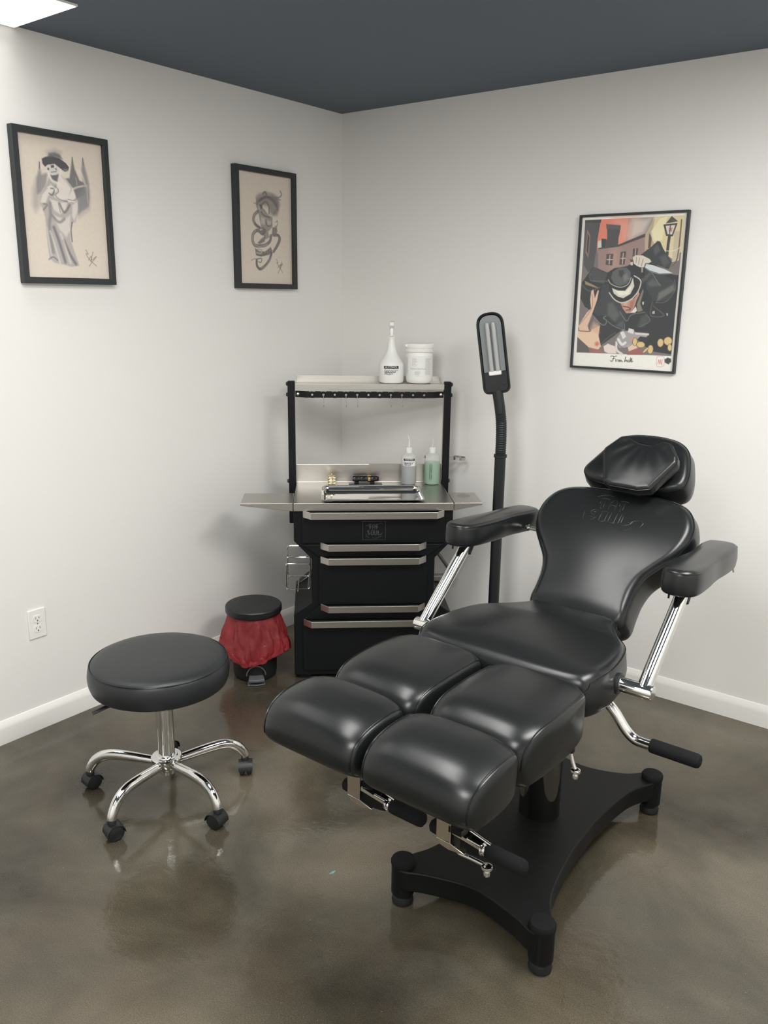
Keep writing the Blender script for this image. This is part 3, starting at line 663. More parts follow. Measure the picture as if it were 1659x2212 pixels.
def print_sheet(name, layers, W, H, base, P0, eu, ev, parent, gloss=0.12, tone=1.38):
    """a sheet of paper: P0 top-left, eu/ev edge vectors (right, down)"""
    img = paint(layers, W, H, base) / 255.0
    g_ = img.mean(-1, keepdims=True); img = g_ + (img - g_) * .85  # muted towards grey: faded print, plus glass haze put into the colours
    img = np.where(img <= .04045, img / 12.92, ((img + .055) / 1.055) ** 2.4)
    img = np.clip(img * tone + .004, 0, .93)
    P0 = np.array(P0); eu = np.array(eu); ev = np.array(ev)
    uu, vv = np.meshgrid(np.linspace(0, 1, W), np.linspace(0, 1, H))
    co = P0 + uu[..., None] * eu + vv[..., None] * ev
    me = bpy.data.meshes.new(name)
    idx = np.arange(W * H).reshape(H, W)
    q = np.stack([idx[:-1, :-1], idx[1:, :-1], idx[1:, 1:], idx[:-1, 1:]], -1).reshape(-1, 4)
    me.vertices.add(W * H); me.vertices.foreach_set('co', co.reshape(-1).astype('f'))
    me.loops.add(len(q) * 4); me.loops.foreach_set('vertex_index', q.reshape(-1).astype('i'))
    me.polygons.add(len(q)); me.polygons.foreach_set('loop_start', (np.arange(len(q)) * 4).astype('i'))
    me.update(calc_edges=True)
    at = me.color_attributes.new('ink', 'FLOAT_COLOR', 'POINT')
    at.data.foreach_set('color', np.concatenate([img.reshape(-1, 3), np.ones((W * H, 1))], 1).reshape(-1).astype('f'))
    m = bpy.data.materials.new(name + '_ink'); m.use_nodes = True; n = m.node_tree.nodes; l = m.node_tree.links; b = n['Principled BSDF']
    a = n.new('ShaderNodeAttribute'); a.attribute_name = 'ink'; l.new(a.outputs['Color'], b.inputs['Base Color'])
    b.inputs['Roughness'].default_value = 0.6; b.inputs['Coat Weight'].default_value = 0.9; b.inputs['Coat Roughness'].default_value = gloss
    me.materials.append(m); o = bpy.data.objects.new(name, me); COL.objects.link(o); o.parent = parent
    return o

# ------------------------------------------------------------------ room
def slab(name, x0, x1, y0, y1, z0, z1, m):
    return tag(MB().box(x0, x1, y0, y1, z0, z1).build(name, m, smooth=False), kind='structure')
slab('floor', -.12, ROOM_X + .12, ROOM_Y - .12, .12, -.1, 0, M['floor'])
slab('ceiling', -.12, ROOM_X + .12, ROOM_Y - .12, .12, ROOM_H, ROOM_H + .1, M['ceiling'])
slab('wall_left', -.12, 0, ROOM_Y - .12, .12, 0, ROOM_H, M['wall'])
slab('wall_right', 0, ROOM_X + .12, 0, .12, 0, ROOM_H, M['wall'])
slab('wall_front', 0, ROOM_X + .12, ROOM_Y - .12, ROOM_Y, 0, ROOM_H, M['wall'])
slab('wall_far', ROOM_X, ROOM_X + .12, ROOM_Y, 0, 0, ROOM_H, M['wall'])
bp = [(0, 0), (.0135, 0), (.0135, .058), (.0125, .066), (.0095, .074), (.006, .082), (.0035, .087), (0, .088)]
tag(MB().prism(bp, ROOM_Y, 0, 'y').build('baseboard_left', M['trim']), kind='structure')
tag(MB().prism([(-p, q) for p, q in bp], .0, ROOM_X, 'x').build('baseboard_right', M['trim']), kind='structure')

for i, (x0, x1, y0, y1, wt, sp) in enumerate(PANELS):
    t = thing('ceiling_light', ['lit white ceiling panel against the left wall, cut off by the top left corner', 'lit white ceiling panel over the foot end of the treatment chair',
              'lit white ceiling panel to the right of the treatment chair', 'unseen ceiling panel behind the viewer, added to even out the wall light'][i], 'light', ((x0 + x1) / 2, (y0 + y1) / 2, ROOM_H))
    hx, hy = (x1 - x0) / 2, (y1 - y0) / 2
    b = MB(); w = .004
    b.box(-hx, hx, -hy, -hy + w, -.006, 0).box(-hx, hx, hy - w, hy, -.006, 0).box(-hx, -hx + w, -hy + w, hy - w, -.006, 0).box(hx - w, hx, -hy + w, hy - w, -.006, 0)
    b.build('light_frame', M['trim'], t, smooth=False)
    MB().box(-hx + w, hx - w, -hy + w, hy - w, -.0075, -.002).build('diffuser', M['diffuser'], t, smooth=False)

# ------------------------------------------------------------------ framed pictures
def frame_geo(b, w, h, fw, dep, P):
    # P(a, c, d): a across, c up, d out from the wall
    sq = [(-w / 2, -h / 2), (w / 2, -h / 2), (w / 2, h / 2), (-w / 2, h / 2)]
    si = [(-w / 2 + fw, -h / 2 + fw), (w / 2 - fw, -h / 2 + fw), (w / 2 - fw, h / 2 - fw), (-w / 2 + fw, h / 2 - fw)]
    v = []
    for S, d in ((sq, 0), (sq, dep), (si, dep), (si, dep * .35)): v += [P(a, c, d) for a, c in S]
    f = []
    for k in range(3):
        for i in range(4): f.append((k * 4 + i, k * 4 + (i + 1) % 4, k * 4 + 4 + (i + 1) % 4, k * 4 + 4 + i))
    b.add(v, f)

def picture(name, label, c, w, h, fw, dep, wall, layers, W, H, base, tilt=0.0):
    t = thing(name, label, 'picture', c)
    ct, st = math.cos(tilt), math.sin(tilt)
    if wall == 'left': P = lambda a, q, d: Vector((d + .001, a * ct - q * st, a * st + q * ct))
    else: P = lambda a, q, d: Vector((a * ct - q * st, -d - .001, a * st + q * ct))
    b = MB(); frame_geo(b, w, h, fw, dep, P); b.build('frame', M['frame'], t, bevel=.0012)
    iw, ih = w / 2 - fw, h / 2 - fw
    b = MB(); b.add([P(a, q, dep * .3) for a, q in ((-w / 2 + .002, -h / 2 + .002), (w / 2 - .002, -h / 2 + .002), (w / 2 - .002, h / 2 - .002), (-w / 2 + .002, h / 2 - .002))], [(0, 1, 2, 3)])
    b.build('backing_board', M['label'], t, smooth=False)
    d = dep * .42
    p0 = P(-iw, ih, d); eu = P(iw, ih, d) - p0; ev = P(-iw, -ih, d) - p0
    print_sheet('print', layers, W, H, base, p0, eu, ev, t, tone=1.24 if wall == 'left' else 1.15)
    return t
picture('framed_picture', 'black framed grey print of a robed skeleton in a wide hat', (0, -1.503, 1.889), .365, .502, .021, .026, 'left', ART1, 220, 310, (200, 187, 172))
picture('framed_picture', 'narrow black framed grey wash print of a woman wrapped in tentacles near the corner', (0, -.5275, 1.886), .368, .5, .022, .026, 'left', ART2, 220, 310, (197, 184, 169))
picture('framed_poster', 'thin black framed colour poster of a hatted man raising a knife', (1.4715, 0, 1.633), .434, .597, .0085, .02, 'right', ART3, 330, 460, (222, 220, 212))

# ------------------------------------------------------------------ wall outlet
t = thing('wall_outlet', 'white duplex electrical outlet low on the left wall', 'outlet', (0, -1.743, .417))
MB().box(0, .006, -.0345, .0345, -.0565, .0565).build('cover_plate', M['trim'], t, bevel=.003, seg=3)
for s in (1, -1):
    o = rpoly([(-.0165, -.0135), (.0165, -.0135), (.0165, .0135), (-.0165, .0135)], .010, 5, 2)
    rcp = MB().prism([(p.x, p.y + s * .0195) for p in o], .0055, .0078, 'x').build('receptacle', M['trim'], t)
    b = MB(); b.box(.0077, .0082, -.0075, -.0058, s * .0195 - .001, s * .0195 + .008).box(.0077, .0082, .0055, .0075, s * .0195, s * .0195 + .007)
    b.lathe([(0.0001, 0), (.0026, 0), (.0026, .0005)], 12, Matrix.Translation((.0077, 0, s * .0195 - .0065)) @ Matrix.Rotation(PI / 2, 4, 'Y'))
    b.build('slots', M['slot'], rcp, smooth=False)
MB().lathe([(0.0001, 0), (.003, 0), (.0025, .001), (0.0001, .0012)], 12, Matrix.Translation((.006, 0, 0)) @ Matrix.Rotation(PI / 2, 4, 'Y')).build('screw', M['nickel'], t)
MB().prism(rpoly([(.036, .015), (.041, .02), (.043, .045), (.037, .05)], .002, 3, 2), 0, .0015, 'x').build('plaster_chip', M['wall'], t)

# ------------------------------------------------------------------ teal scrap on the floor
MB().add([(-.004, -.012, .0006), (.005, -.002, .0008), (.003, .013, .0016), (-.003, .004, .0008), (-.004, -.012, 0), (.005, -.002, 0), (.003, .013, .0003), (-.003, .004, 0)],
         [(0, 1, 2, 3), (7, 6, 5, 4), (0, 4, 5, 1), (1, 5, 6, 2), (2, 6, 7, 3), (3, 7, 4, 0)]).build('paper_scrap', M['teal'], None, smooth=False)
o = bpy.data.objects['paper_scrap']; o.location = (1.4205, -1.706, 0); tag(o, 'tiny teal scrap lying on the floor between stool and chair', 'scrap')

# ------------------------------------------------------------------ workstation cart (local x right, y back, z up)
CART_LOC = (.718, -.637, 0); CART_RZ = math.radians(41.7)
cart = thing('workstation_cart', 'black steel workstation cart with hourglass front and stainless worktop in the corner', 'cart', CART_LOC, CART_RZ)
hour = [(-.335, .02), (.335, .02), (.335, .298), (.259, .352), (.259, .545), (.331, .622), (.331, .752), (-.331, .752), (-.331, .622), (-.259, .545), (-.259, .352), (-.335, .298)]
MB().prism(hour, .012, .40).build('cabinet', M['blackmetal'], cart, bevel=.003, smooth=False)
for x in (-.29, .29):
    for y in (.05, .36): MB().box(x - .025, x + .025, y - .025, y + .025, 0, .022).build('foot_block', M['blackmetal'], cart)
def drawer(poly, hz, hw, parent=cart):
    n = len(poly); cx = sum(p[0] for p in poly) / n; cz = sum(p[1] for p in poly) / n
    d = MB().prism(poly, .003, .014).build('drawer', M['blackmetal'], parent, bevel=.0015, smooth=False)
    # handle: flat bar, ends folded back to the drawer
    T_h = .0145
    pl = [(-hw, .004), (-hw + .034, -.034), (hw - .034, -.034), (hw, .004), (hw - .004, .004), (hw - .036, -.031), (-hw + .036, -.031), (-hw + .004, .004)]
    MB().prism(pl, hz - T_h, hz + T_h, 'z').build('drawer_handle', M['steel'], d, bevel=.0012, smooth=False)
    return d
top_drawer = drawer([(-.297, .614), (.297, .614), (.297, .742), (-.297, .742)], .739, .293)
drawer([(-.228, .556), (.228, .556), (.297, .608), (-.297, .608)], .603, .222)
drawer([(-.228, .344), (.228, .344), (.228, .549), (-.228, .549)], .543, .222)
drawer([(-.297, .279), (.297, .279), (.228, .338), (-.228, .338)], .333, .222)
drawer([(-.297, .045), (.297, .045), (.297, .273), (-.297, .273)], .267, .295)
# emblem plate
b = MB()
lc, lz, ls = .001, .668, .094
def lmap(x, y): return Vector((lc + (x - .5) * ls, .0022, lz + (y - .5) * ls * .84))
for s in LOGO: ribbon(b, s, .034, lmap)
for s in LOGO_SWASH: ribbon(b, s, .022, lmap)
for a, c in (((0, 0), (1, 0)), ((1, 0), (1, 1)), ((1, 1), (0, 1)), ((0, 1), (0, 0))): ribbon(b, [a, c], .016, lmap, taper=False)
b.build('emblem', M['logo'], top_drawer, smooth=False)
# worktop with backsplash
b = MB()
b.prism([(0, .752), (0, .785), (.412, .785), (.412, .868), (.418, .868), (.418, .752)], -.3305, .3305, 'x')
wt = b.build('worktop', M['steel'], cart, bevel=.0018, smooth=False)
MB().box(.0, .3305, .404, .4125, .862, .870).build('splash_lip', M['steel'], wt, smooth=False)
def wing(s, L):
    x0, x1 = s * .333, s * (.333 + L)
    v = [(x0, 0, .785), (x1, 0, .785), (x1, .19, .785), (x0, .19, .785), (x0, 0, .752), (x1, 0, .776), (x1, .19, .776), (x0, .19, .752)]
    f = [(0, 1, 2, 3), (4, 5, 1, 0), (5, 6, 2, 1), (6, 7, 3, 2), (7, 4, 0, 3), (4, 7, 6, 5)]
    w = mk('side_shelf', v, f, M['steel'], cart, smooth=False, bevel=.0012)
    return w
wing(-1, .212); wr = wing(1, .117)
MB().lathe([(0.0001, .7842), (.029, .7842), (.029, .7858), (0.0001, .7858)], 32, Matrix.Translation((.391, .128, 0))).build('cup_hole', M['cup'], wr)
# uprights
for s in (-1, 1):
    x0, x1 = sorted((s * .331, s * .363))
    pst = MB().box(x0, x1, .378, .41, .60, 1.245).build('upright', M['blackmetal'], cart, bevel=.004)
    for z in (1.232, 1.185, .795, .70):
        MB().lathe([(0.0001, .008), (.006, .007), (.009, .004), (.009, 0), (0.0001, 0)], 14, Matrix.Translation((s * .363, .394, z)) @ Matrix.Rotation(s * PI / 2, 4, 'Y')).build('bolt', M['plastic'], pst)
    MB().box(min(s * .3295, s * .331), max(s * .3295, s * .331), .384, .404, .80, 1.19).build('channel', M['steel'], pst, smooth=False)
# top shelf
b = MB()
b.prism([(.372, 1.211), (.372, 1.2345), (.508, 1.2345), (.508, 1.258), (.5115, 1.258), (.5115, 1.231), (.376, 1.231), (.376, 1.211)], -.3295, .3295, 'x')
b.build('top_shelf', M['steel'], cart, bevel=.0008, smooth=False)
# hook rail, bent at both ends, with punched holes
path = [(-.3295, .392), (-.31, .390), (-.282, .374), (.282, .374), (.31, .390), (.3295, .392)]
HX = [-.255 + .0496 * i for i in range(11)]
v = []; f = []
def rail_y(x): return float(np.interp(x, [p[0] for p in path], [p[1] for p in path]))
xs = sorted([p[0] for p in path] + [h + k for h in HX for k in (-.012, .012)])
b = MB()
def strip(x0, x1, z0, z1):
    y0, y1 = rail_y(x0), rail_y(x1)
    b.add([(x0, y0, z0), (x1, y1, z0), (x1, y1, z1), (x0, y0, z1), (x0, y0 + .003, z0), (x1, y1 + .003, z0), (x1, y1 + .003, z1), (x0, y0 + .003, z1)],
          [(0, 1, 2, 3), (7, 6, 5, 4), (0, 4, 5, 1), (3, 2, 6, 7)])
def holed(cx, cz, h, z0, z1, r):
    N = 16; y = .374
    for yy, flip in ((y, 0), (y + .003, 1)):
        vv = []; ff = []
        for k in range(N):
            a = 2 * PI * k / N; c_, s_ = math.cos(a), math.sin(a)
            vv.append((cx + r * c_, yy, cz + r * s_))
            m_ = max(abs(c_) / h, abs(s_) / ((z1 - z0) / 2)); vv.append((cx + c_ / m_, yy, cz + s_ / m_))
        for k in range(N):
            q = (2 * k, 2 * k + 1, 2 * ((k + 1) % N) + 1, 2 * ((k + 1) % N)); ff.append(q if not flip else q[::-1])
        b.add(vv, ff)
    vv = []
    for k in range(N):
        a = 2 * PI * k / N
        for yy in (y, y + .003): vv.append((cx + r * math.cos(a), yy, cz + r * math.sin(a)))
    b.add(vv, [(2 * k, 2 * k + 1, 2 * ((k + 1) % N) + 1, 2 * ((k + 1) % N)) for k in range(N)])
    for zz in (z0, z1): b.add([(cx - h, y, zz), (cx + h, y, zz), (cx + h, y + .003, zz), (cx - h, y + .003, zz)], [(0, 1, 2, 3)])
Z0, Z1 = 1.1735, 1.2015
for i in range(len(xs) - 1):
    if any(abs((xs[i] + xs[i + 1]) / 2 - h) < .011 for h in HX): continue
    strip(xs[i], xs[i + 1], Z0, Z1)
for h in HX: holed(h, (Z0 + Z1) / 2 - .001, .012, Z0, Z1, .0047)
rail = b.build('hook_rail', M['blackmetal'], cart, smooth=False)
for x in (-.318, .318): MB().lathe([(0.0001, .006), (.006, .004), (.007, 0)], 12, Matrix.Translation((x, .3905, 1.187)) @ Matrix.Rotation(PI / 2, 4, 'X')).build('rail_bolt', M['nickel'], rail)
# rear side plates with slots
for s in (-1, 1):
    P_ = [(.20, .03), (.348, .03), (.348, .16), (.338, .31), (.272, .366), (.20, .42)]
    MB().prism([(s * x, z) for x, z in P_], .404, .408).build('rear_plate', M['greymetal'], cart, smooth=False)
    MB().prism([(s * x, z) for x, z in [(.322, .292), (.322, .305), (.285, .335), (.285, .322)]], .402, .4045).build('plate_slot', M['label'] if s < 0 else M['steel'], cart, smooth=False)
MB().tube([(.29, .37, .50), (.385, .37, .365)], .008, 8).build('brace', M['greymetal'], cart)
MB().box(.262, .40, .36, .40, .322, .346).build('side_bracket', M['steel'], cart, bevel=.001, smooth=False)
MB().tube([(.262, .34, .30), (.335, .34, .19)], .007, 8).build('brace', M['blackmetal'], cart)
# wire basket on the left side
b = MB(); wr_ = .0024
def loop(y, x0, x1, z0, z1): 
    o = rpoly([(x0, z0), (x1, z0), (x1, z1), (x0, z1)], .012, 4, 2); b.tube([(p.x, y, p.y) for p in o], wr_, 8, closed=True)
loop(.10, -.370, -.266, .382, .496); loop(.33, -.372, -.27, .362, .508)
for z, x in ((.382, -.368), (.496, -.368), (.382, -.275), (.362 + .01, -.32)): b.tube([(x, .10, z), (x, .33, z - .01)], wr_, 8)
b.tube([(-.27, .10, .525), (-.35, .10, .525), (-.362, .10, .525), (-.362, .1, .50)], wr_, 8)
b.build('wire_basket', M['mirror'], cart)
# ring holder clamped to the right upright
b = MB(); b.lathe([(.026, 0), (.0285, 0), (.0285, .013), (.026, .013), (.026, 0)], 28, Matrix.Translation((.410, .392, .893)) @ Matrix.Rotation(math.radians(4), 4, 'Y'), cap=False)
b.box(.363, .384, .386, .398, .896, .904)
b.build('ring_holder', M['steel'], cart)

CM = Matrix.Translation(CART_LOC) @ Matrix.Rotation(CART_RZ, 4, 'Z')
def on_cart(name, label, cat, x, y, z, rz=0.0, group=None):
    p = CM @ Vector((x, y, z)); return thing(name, label, cat, p, CART_RZ + rz, group)

# five S hooks
def hook_geo():
    pts = crom([(0, .003, -.006), (0, -.0035, -.001), (0, -.006, .0015), (0, -.0015, .003), (0, .0035, .0022), (0, .006, -.003)][::-1] , 4)
    return pts
WH = ['leftmost of the five small metal S hooks on the black rail', 'second from the left of the five S hooks on the black rail', 'middle one of the five S hooks, just right of the room corner line',
      'fourth S hook from the left, hanging below the white spray bottle', 'rightmost of the five S hooks, hanging below the lidded tub']
hz = (Z0 + Z1) / 2 - .001
hook0 = None
for i, k in enumerate((1, 3, 4, 7, 8)):
    if hook0 is None:
        ps = crom([(0, .009, -.006), (0, .0075, .0005), (0, .0015, .0025), (0, -.004, .0005), (0, -.0045, -.010), (.0012, -.004, -.026), (.0015, -.003, -.040), (.0016, -.006, -.0495), (.0014, -.012, -.0505), (.0012, -.016, -.044)], 5)
        o = MB().tube(ps, .0015, 8).build('s_hook', M['nickel'], None); hook0 = o
    else: o = hook0.copy(); COL.objects.link(o)
    o.location = CM @ Vector((HX[k], .374, hz - .0005)); o.rotation_euler = (0, 0, CART_RZ)
    tag(o, WH[i], 'hook', 'S hooks hanging from the cart rail')

# instrument tray
t = on_cart('instrument_tray', 'polished stainless instrument tray lying on the cart worktop', 'tray', 0, .125, .7853)
def rr(hw, hd, r): return rpoly([(-hw, -hd), (hw, -hd), (hw, hd), (-hw, hd)], r, 6, 4)
def lift(y, base): return base + max(0, (y - .09)) * .30 * min(1, max(0, (base - .002) / .008))
rings = []
for hw, hd, r, z in ((.214, .122, .022, .0085), (.2155, .1235, .022, .0105), (.213, .121, .022, .0125), (.2055, .1135, .02, .0120), (.2035, .1115, .019, .0095), (.2020, .1100, .018, .0068), (.2000, .1080, .018, .0043), (.1965, .1045, .017, .0026), (.190, .098, .016, .0018), (.180, .088, .014, .0016)):
    rings.append([Vector((p.x, p.y, lift(p.y, z) if z > .003 else z)) for p in rr(hw, hd, r)])
N = len(rings[0]); v = [p for R_ in rings for p in R_]; f = []
for i in range(len(rings) - 1):
    for j in range(N): f.append((i * N + j, i * N + (j + 1) % N, (i + 1) * N + (j + 1) % N, (i + 1) * N + j))
f.append(tuple((len(rings) - 1) * N + j for j in range(N)))
ub = []
for hw, hd, r, z in ((.2155, .1235, .022, .0095), (.190, .098, .016, .0002)): ub.append([Vector((p.x, p.y, lift(p.y, z) if z > .003 else z)) for p in rr(hw, hd, r)])
o_ = len(v); v += ub[0] + ub[1]
for j in range(N): f.append((j, (j + 1) % N, o_ + (j + 1) % N, o_ + j)); f.append((o_ + j, o_ + (j + 1) % N, o_ + N + (j + 1) % N, o_ + N + j))
f.append(tuple(o_ + N + j for j in range(N)))
mk('tray_body', v, f, M['mirror'], t, sharp=50)

# pen machine on its black stand
t = on_cart('tattoo_machine', 'black pen tattoo machine with a gold ring lying on a small black stand', 'machine', -.018, .362, .7853)
MB().box(-.075, .075, -.019, .019, 0, .0035).build('stand_plate', M['blackgloss'], t, bevel=.001)
for x in (-.04, .03): MB().box(x - .01, x + .01, -.012, .012, .0035, .014).build('stand_cradle', M['blackgloss'], t, bevel=.001)
RX = Matrix.Translation((0, 0, .0265)) @ Matrix.Rotation(PI / 2, 4, 'Y')
MB().lathe([(0.0001, -.058), (.0125, -.058), (.0135, -.054), (.0138, -.030), (.0125, -.026), (.0138, -.020), (.0138, .002), (.0128, .006), (.0128, .009)], 16, RX).build('grip', M['blackgloss'], t)
MB().lathe([(.0133, .009), (.0152, .0105), (.0152, .0215), (.0133, .023)], 24, RX).build('gold_ring', M['gold'], t)
MB().lathe([(.0128, .023), (.0138, .026), (.0135, .048), (.0120, .056), (.0085, .0595), (0.0001, .0595)], 16, RX).build('motor_housing', M['blackgloss'], t)

# brass coil machine
t = on_cart('brass_machine', 'small shiny brass machine standing behind the left end of the tray', 'machine', -.171, .335, .7853)
MB().box(-.017, .017, -.012, .012, 0, .005).build('machine_base', M['palegold'], t, bevel=.001)
b = MB()
for z in (.012, .0245, .036):
    b.lathe([(0.0001, -.018), (.0052, -.018), (.0062, -.016), (.0062, .016), (.0052, .018), (0.0001, .018)], 18, Matrix.Translation((0, -.004, z)) @ Matrix.Rotation(PI / 2, 4, 'Y'))
b.build('coils', M['palegold'], t)
MB().box(-.015, .015, .004, .009, .005, .042).build('machine_frame', M['gold'], t, bevel=.001)
MB().lathe([(.017, .042), (.0165, .0445), (.008, .047), (.0035, .049), (.003, .053), (.0045, .0555), (.003, .058), (0.0001, .0605)], 20).build('top_knob', M['palegold'], t)

# bottles ---------------------------------------------------------------
def wrap(b, v, f, r, a0, z0, mi=0):
    """bend flat (x, y) geometry onto a cylinder of radius r around the z axis; a0 = facing angle"""
    b.add([Vector((r * math.cos(a0 + p.x / r), r * math.sin(a0 + p.x / r), z0 + p.y)) for p in v], f, mi)
def patch(w, h, n=14):
    v = []; f = []
    for i in range(n + 1):
        for s in (-.5, .5): v.append(Vector((w * (i / n - .5), h * s, 0)))
    for i in range(n): f.append((2 * i, 2 * i + 2, 2 * i + 3, 2 * i + 1))
    return v, f
def scribble(b, r, a0, z0, w, h, seed, th=.0011, rows=3):
    rs = random.Random(seed)
    for q in range(rows):
        y = h * (.5 - (q + .5) / rows); ww = w * (1 - .18 * q); n = 13
        pts = [(-w / 2 + ww * i / n + rs.uniform(-.0008, .0008), y + (1 if i % 2 else -1) * h / rows * rs.uniform(.2, .55)) for i in range(n + 1)]
        mp = lambda x, y_: Vector((r * math.cos(a0 + x / r), r * math.sin(a0 + x / r), z0 + y_))
        ribbon(b, pts, th * (2.2 if q == 1 else 1.3), mp, taper=False, sub=3)
def lines(b, r, a0, z0, w, n, pitch, th, seed):
    rs = random.Random(seed)
    for i in range(n):
        ww = w * rs.uniform(.55, 1); mp = lambda x, y_: Vector((r * math.cos(a0 + x / r), r * math.sin(a0 + x / r), z0 + y_))
        ribbon(b, [(-w / 2, -i * pitch), (-w / 2 + ww * .5, -i * pitch), (-w / 2 + ww, -i * pitch)], th, mp, taper=False, sub=2)
FACE = math.radians(-95)

def band_label(parent, r, a0, zc, w, text, bandh, th, seed, bodyh, paper=True):
    if paper:
        b = MB(); v, f = patch(w * 1.04, bandh + bodyh + .003); wrap(b, v, f, r + .0005, a0, zc - bodyh / 2); lab = b.build('label', M['label'], parent)
    else: lab = parent
    b = MB(); v, f = patch(w, bandh); wrap(b, v, f, r + .0008, a0, zc); b.build('label_band', M['ink'], lab)
    b = MB(); v, f = text_geo(text, th); mw = max(abs(p.x) for p in v); k = min(1.25, w * .42 / mw); v = [Vector((p.x * k, p.y, 0)) for p in v]
    wrap(b, v, f, r + .0012, a0, zc); b.build('label_text', M['label'], lab, smooth=False)
    b = MB(); scribble(b, r + .0010, a0, zc - bandh / 2 - bodyh / 2 - .001, w * .94, bodyh * .86, seed); b.build('label_script', M['ink'], lab, smooth=False)

def squeeze(label, x, y, liquid, level, tipm, kind):
    t = on_cart('squeeze_bottle', label, 'bottle', x, y, .7853)
    r = .0352
    MB().lathe([(0.0001, 0), (r - .009, 0), (r - .003, .0025), (r, .009), (r, .120), (r - .002, .129), (r - .008, .137), (r - .018, .1425), (.0145, .144)], 36).build('bottle_body', M['frost'], t)
    MB().lathe([(0.0001, .0012), (r - .010, .0012), (r - .004, .0036), (r - .0012, .0098), (r - .0012, level), (0.0001, level)], 36).build('liquid', liquid, t)
    MB().lathe([(.0135, .143), (.0158, .1435), (.0158, .167), (.0150, .1695), (.006, .1705), (0.0001, .1705)], 28).build('cap', M['frostcap'], t)
    if kind == 'water':
        ps = crom([(0, 0, .168), (0, 0, .185), (-.0005, 0, .200), (-.003, -.001, .212), (-.0065, -.003, .225)], 4)
        MB().tube(ps, [.0052 - .0040 * (i / (len(ps) - 1)) for i in range(len(ps))], 12).build('nozzle', M['frostcap'], t)
        band_label(t, r, FACE + .05, .128 - .012, .055, 'WATER', .0105, .0100, 5, .022)
        b = MB(); mp = lambda x_, y_: Vector(((r + .0006) * math.cos(FACE - 1.22 + x_ / r), (r + .0006) * math.sin(FACE - 1.22 + x_ / r), .075 + y_))
        ribbon(b, [(.001, .042), (.004, .036), (.004, 0), (.004, -.036), (.001, -.042)], .0013, mp, taper=False); b.build('side_mark', M['ink'], t, smooth=False)
    else:
        MB().tube([(0, 0, .168), (.0005, 0, .185), (.0, 0, .203), (-.001, 0, .212)], [.0032, .0024, .0016, .0010], 10).build('nozzle', M['frost'], t)
        # vertical oval logo
        b = MB(); o = rpoly([(-.0055, -.036), (.0055, -.036), (.0055, .036), (-.0055, .036)], .0055, 5, 3); a0 = FACE - .2
        mp = lambda x_, y_: Vector(((r + .0006) * math.cos(a0 + x_ / r), (r + .0006) * math.sin(a0 + x_ / r), .062 + y_))
        n = len(o)
        for k in range(n):
            ribbon(b, [(o[k].x, o[k].y), (o[(k + 1) % n].x, o[(k + 1) % n].y)], .0012, mp, taper=False)
        v, f = text_geo('COSMO·LOG', .0105); v = [Vector((p.y * .95, -p.x * 1.0, 0)) for p in v]
        b.add([mp(p.x, p.y) for p in v], f); b.build('oval_logo', M['ink'], t, smooth=False)
        b = MB(); v, f = patch(.010, .012, 4); wrap(b, v, f, r + .0006, FACE - 1.25, .126); v, f = patch(.006, .003, 3); wrap(b, v, f, r + .0006, FACE - 1.3, .108); b.build('side_mark', M['ink'], t)
    return t
squeeze('clear squeeze bottle with a tall bent nozzle and black WATER label on the worktop', .178, .372, M['water'], .078, None, 'water')
squeeze('squeeze bottle half full of green liquid beside the right upright', .284, .370, M['green'], .100, None, 'green')

t = on_cart('spray_bottle', 'white cone shouldered spray bottle with black ALCOHOL label on the top shelf', 'bottle', .098, .440, 1.2345)
MB().lathe([(0.0001, 0), (.047, 0), (.0535, .004), (.0555, .012), (.0560, .076), (.0545, .084), (.050, .092), (.040, .106), (.030, .124), (.0225, .143), (.0175, .165), (.0145, .187), (.0135, .193), (0.0001, .193)], 44).build('bottle_body', M['white'], t)
b = MB(); b.lathe([(.0130, .188), (.0145, .1885), (.0145, .209), (.0130, .2145), (0.0001, .2145)], 30)
for k in range(24):
    a = 2 * PI * k / 24; b.tube([(.0146 * math.cos(a), .0146 * math.sin(a), .191), (.0146 * math.cos(a), .0146 * math.sin(a), .207)], .0007, 4)
b.build('collar', M['white'], t)
R95 = Matrix.Rotation(FACE, 4, 'Z')
hp = [(-.018, .214), (.008, .214), (.009, .235), (.030, .246), (.036, .252), (.036, .266), (.010, .271), (-.020, .268), (-.026, .256), (-.020, .238)]
MB().prism(hp, -.0105, .0105, 'y', R95).build('spray_head', M['white'], t, bevel=.003, seg=3)
MB().prism([(.010, .236), (.017, .240), (.024, .222), (.022, .205), (.018, .205), (.018, .220)], -.0065, .0065, 'y', R95).build('trigger', M['white'], t, bevel=.002)
MB().box(.036, .041, -.0085, .0085, .2505, .2665, R95).build('nozzle', M['white'], t, bevel=.0015)
band_label(t, .0560, FACE, .072, .068, 'ALCOHOL', .0125, .0120, 9, .027, paper=False)

t = on_cart('wipes_tub', 'white plastic wipes tub with flip lid and printed label on the top shelf', 'tub', .223, .436, 1.2345)
r = .0600
MB().lathe([(0.0001, 0), (.046, 0), (.055, .004), (.0595, .012), (r, .022), (r, .122), (.0585, .130), (.056, .134), (.056, .146), (0.0001, .146)], 44).build('tub_body', M['white'], t)
l_ = MB().lathe([(.0595, .139), (.0622, .1395), (.0628, .152), (.0610, .1535), (.0625, .155), (.0634, .158), (.0634, .171), (.0618, .1745), (.054, .177), (.050, .1755), (0.0001, .1765)], 44).build('lid', M['white'], t)
MB().box(-.009, .009, .056, .072, .160, .172, Matrix.Rotation(FACE - 2.75, 4, 'Z')).build('lid_tab', M['white'], l_, bevel=.003)
b = MB(); v, f = patch(.176, .092, 40); wrap(b, v, f, r + .0004, FACE + .1, .076); lab = b.build('label', M['label'], t)
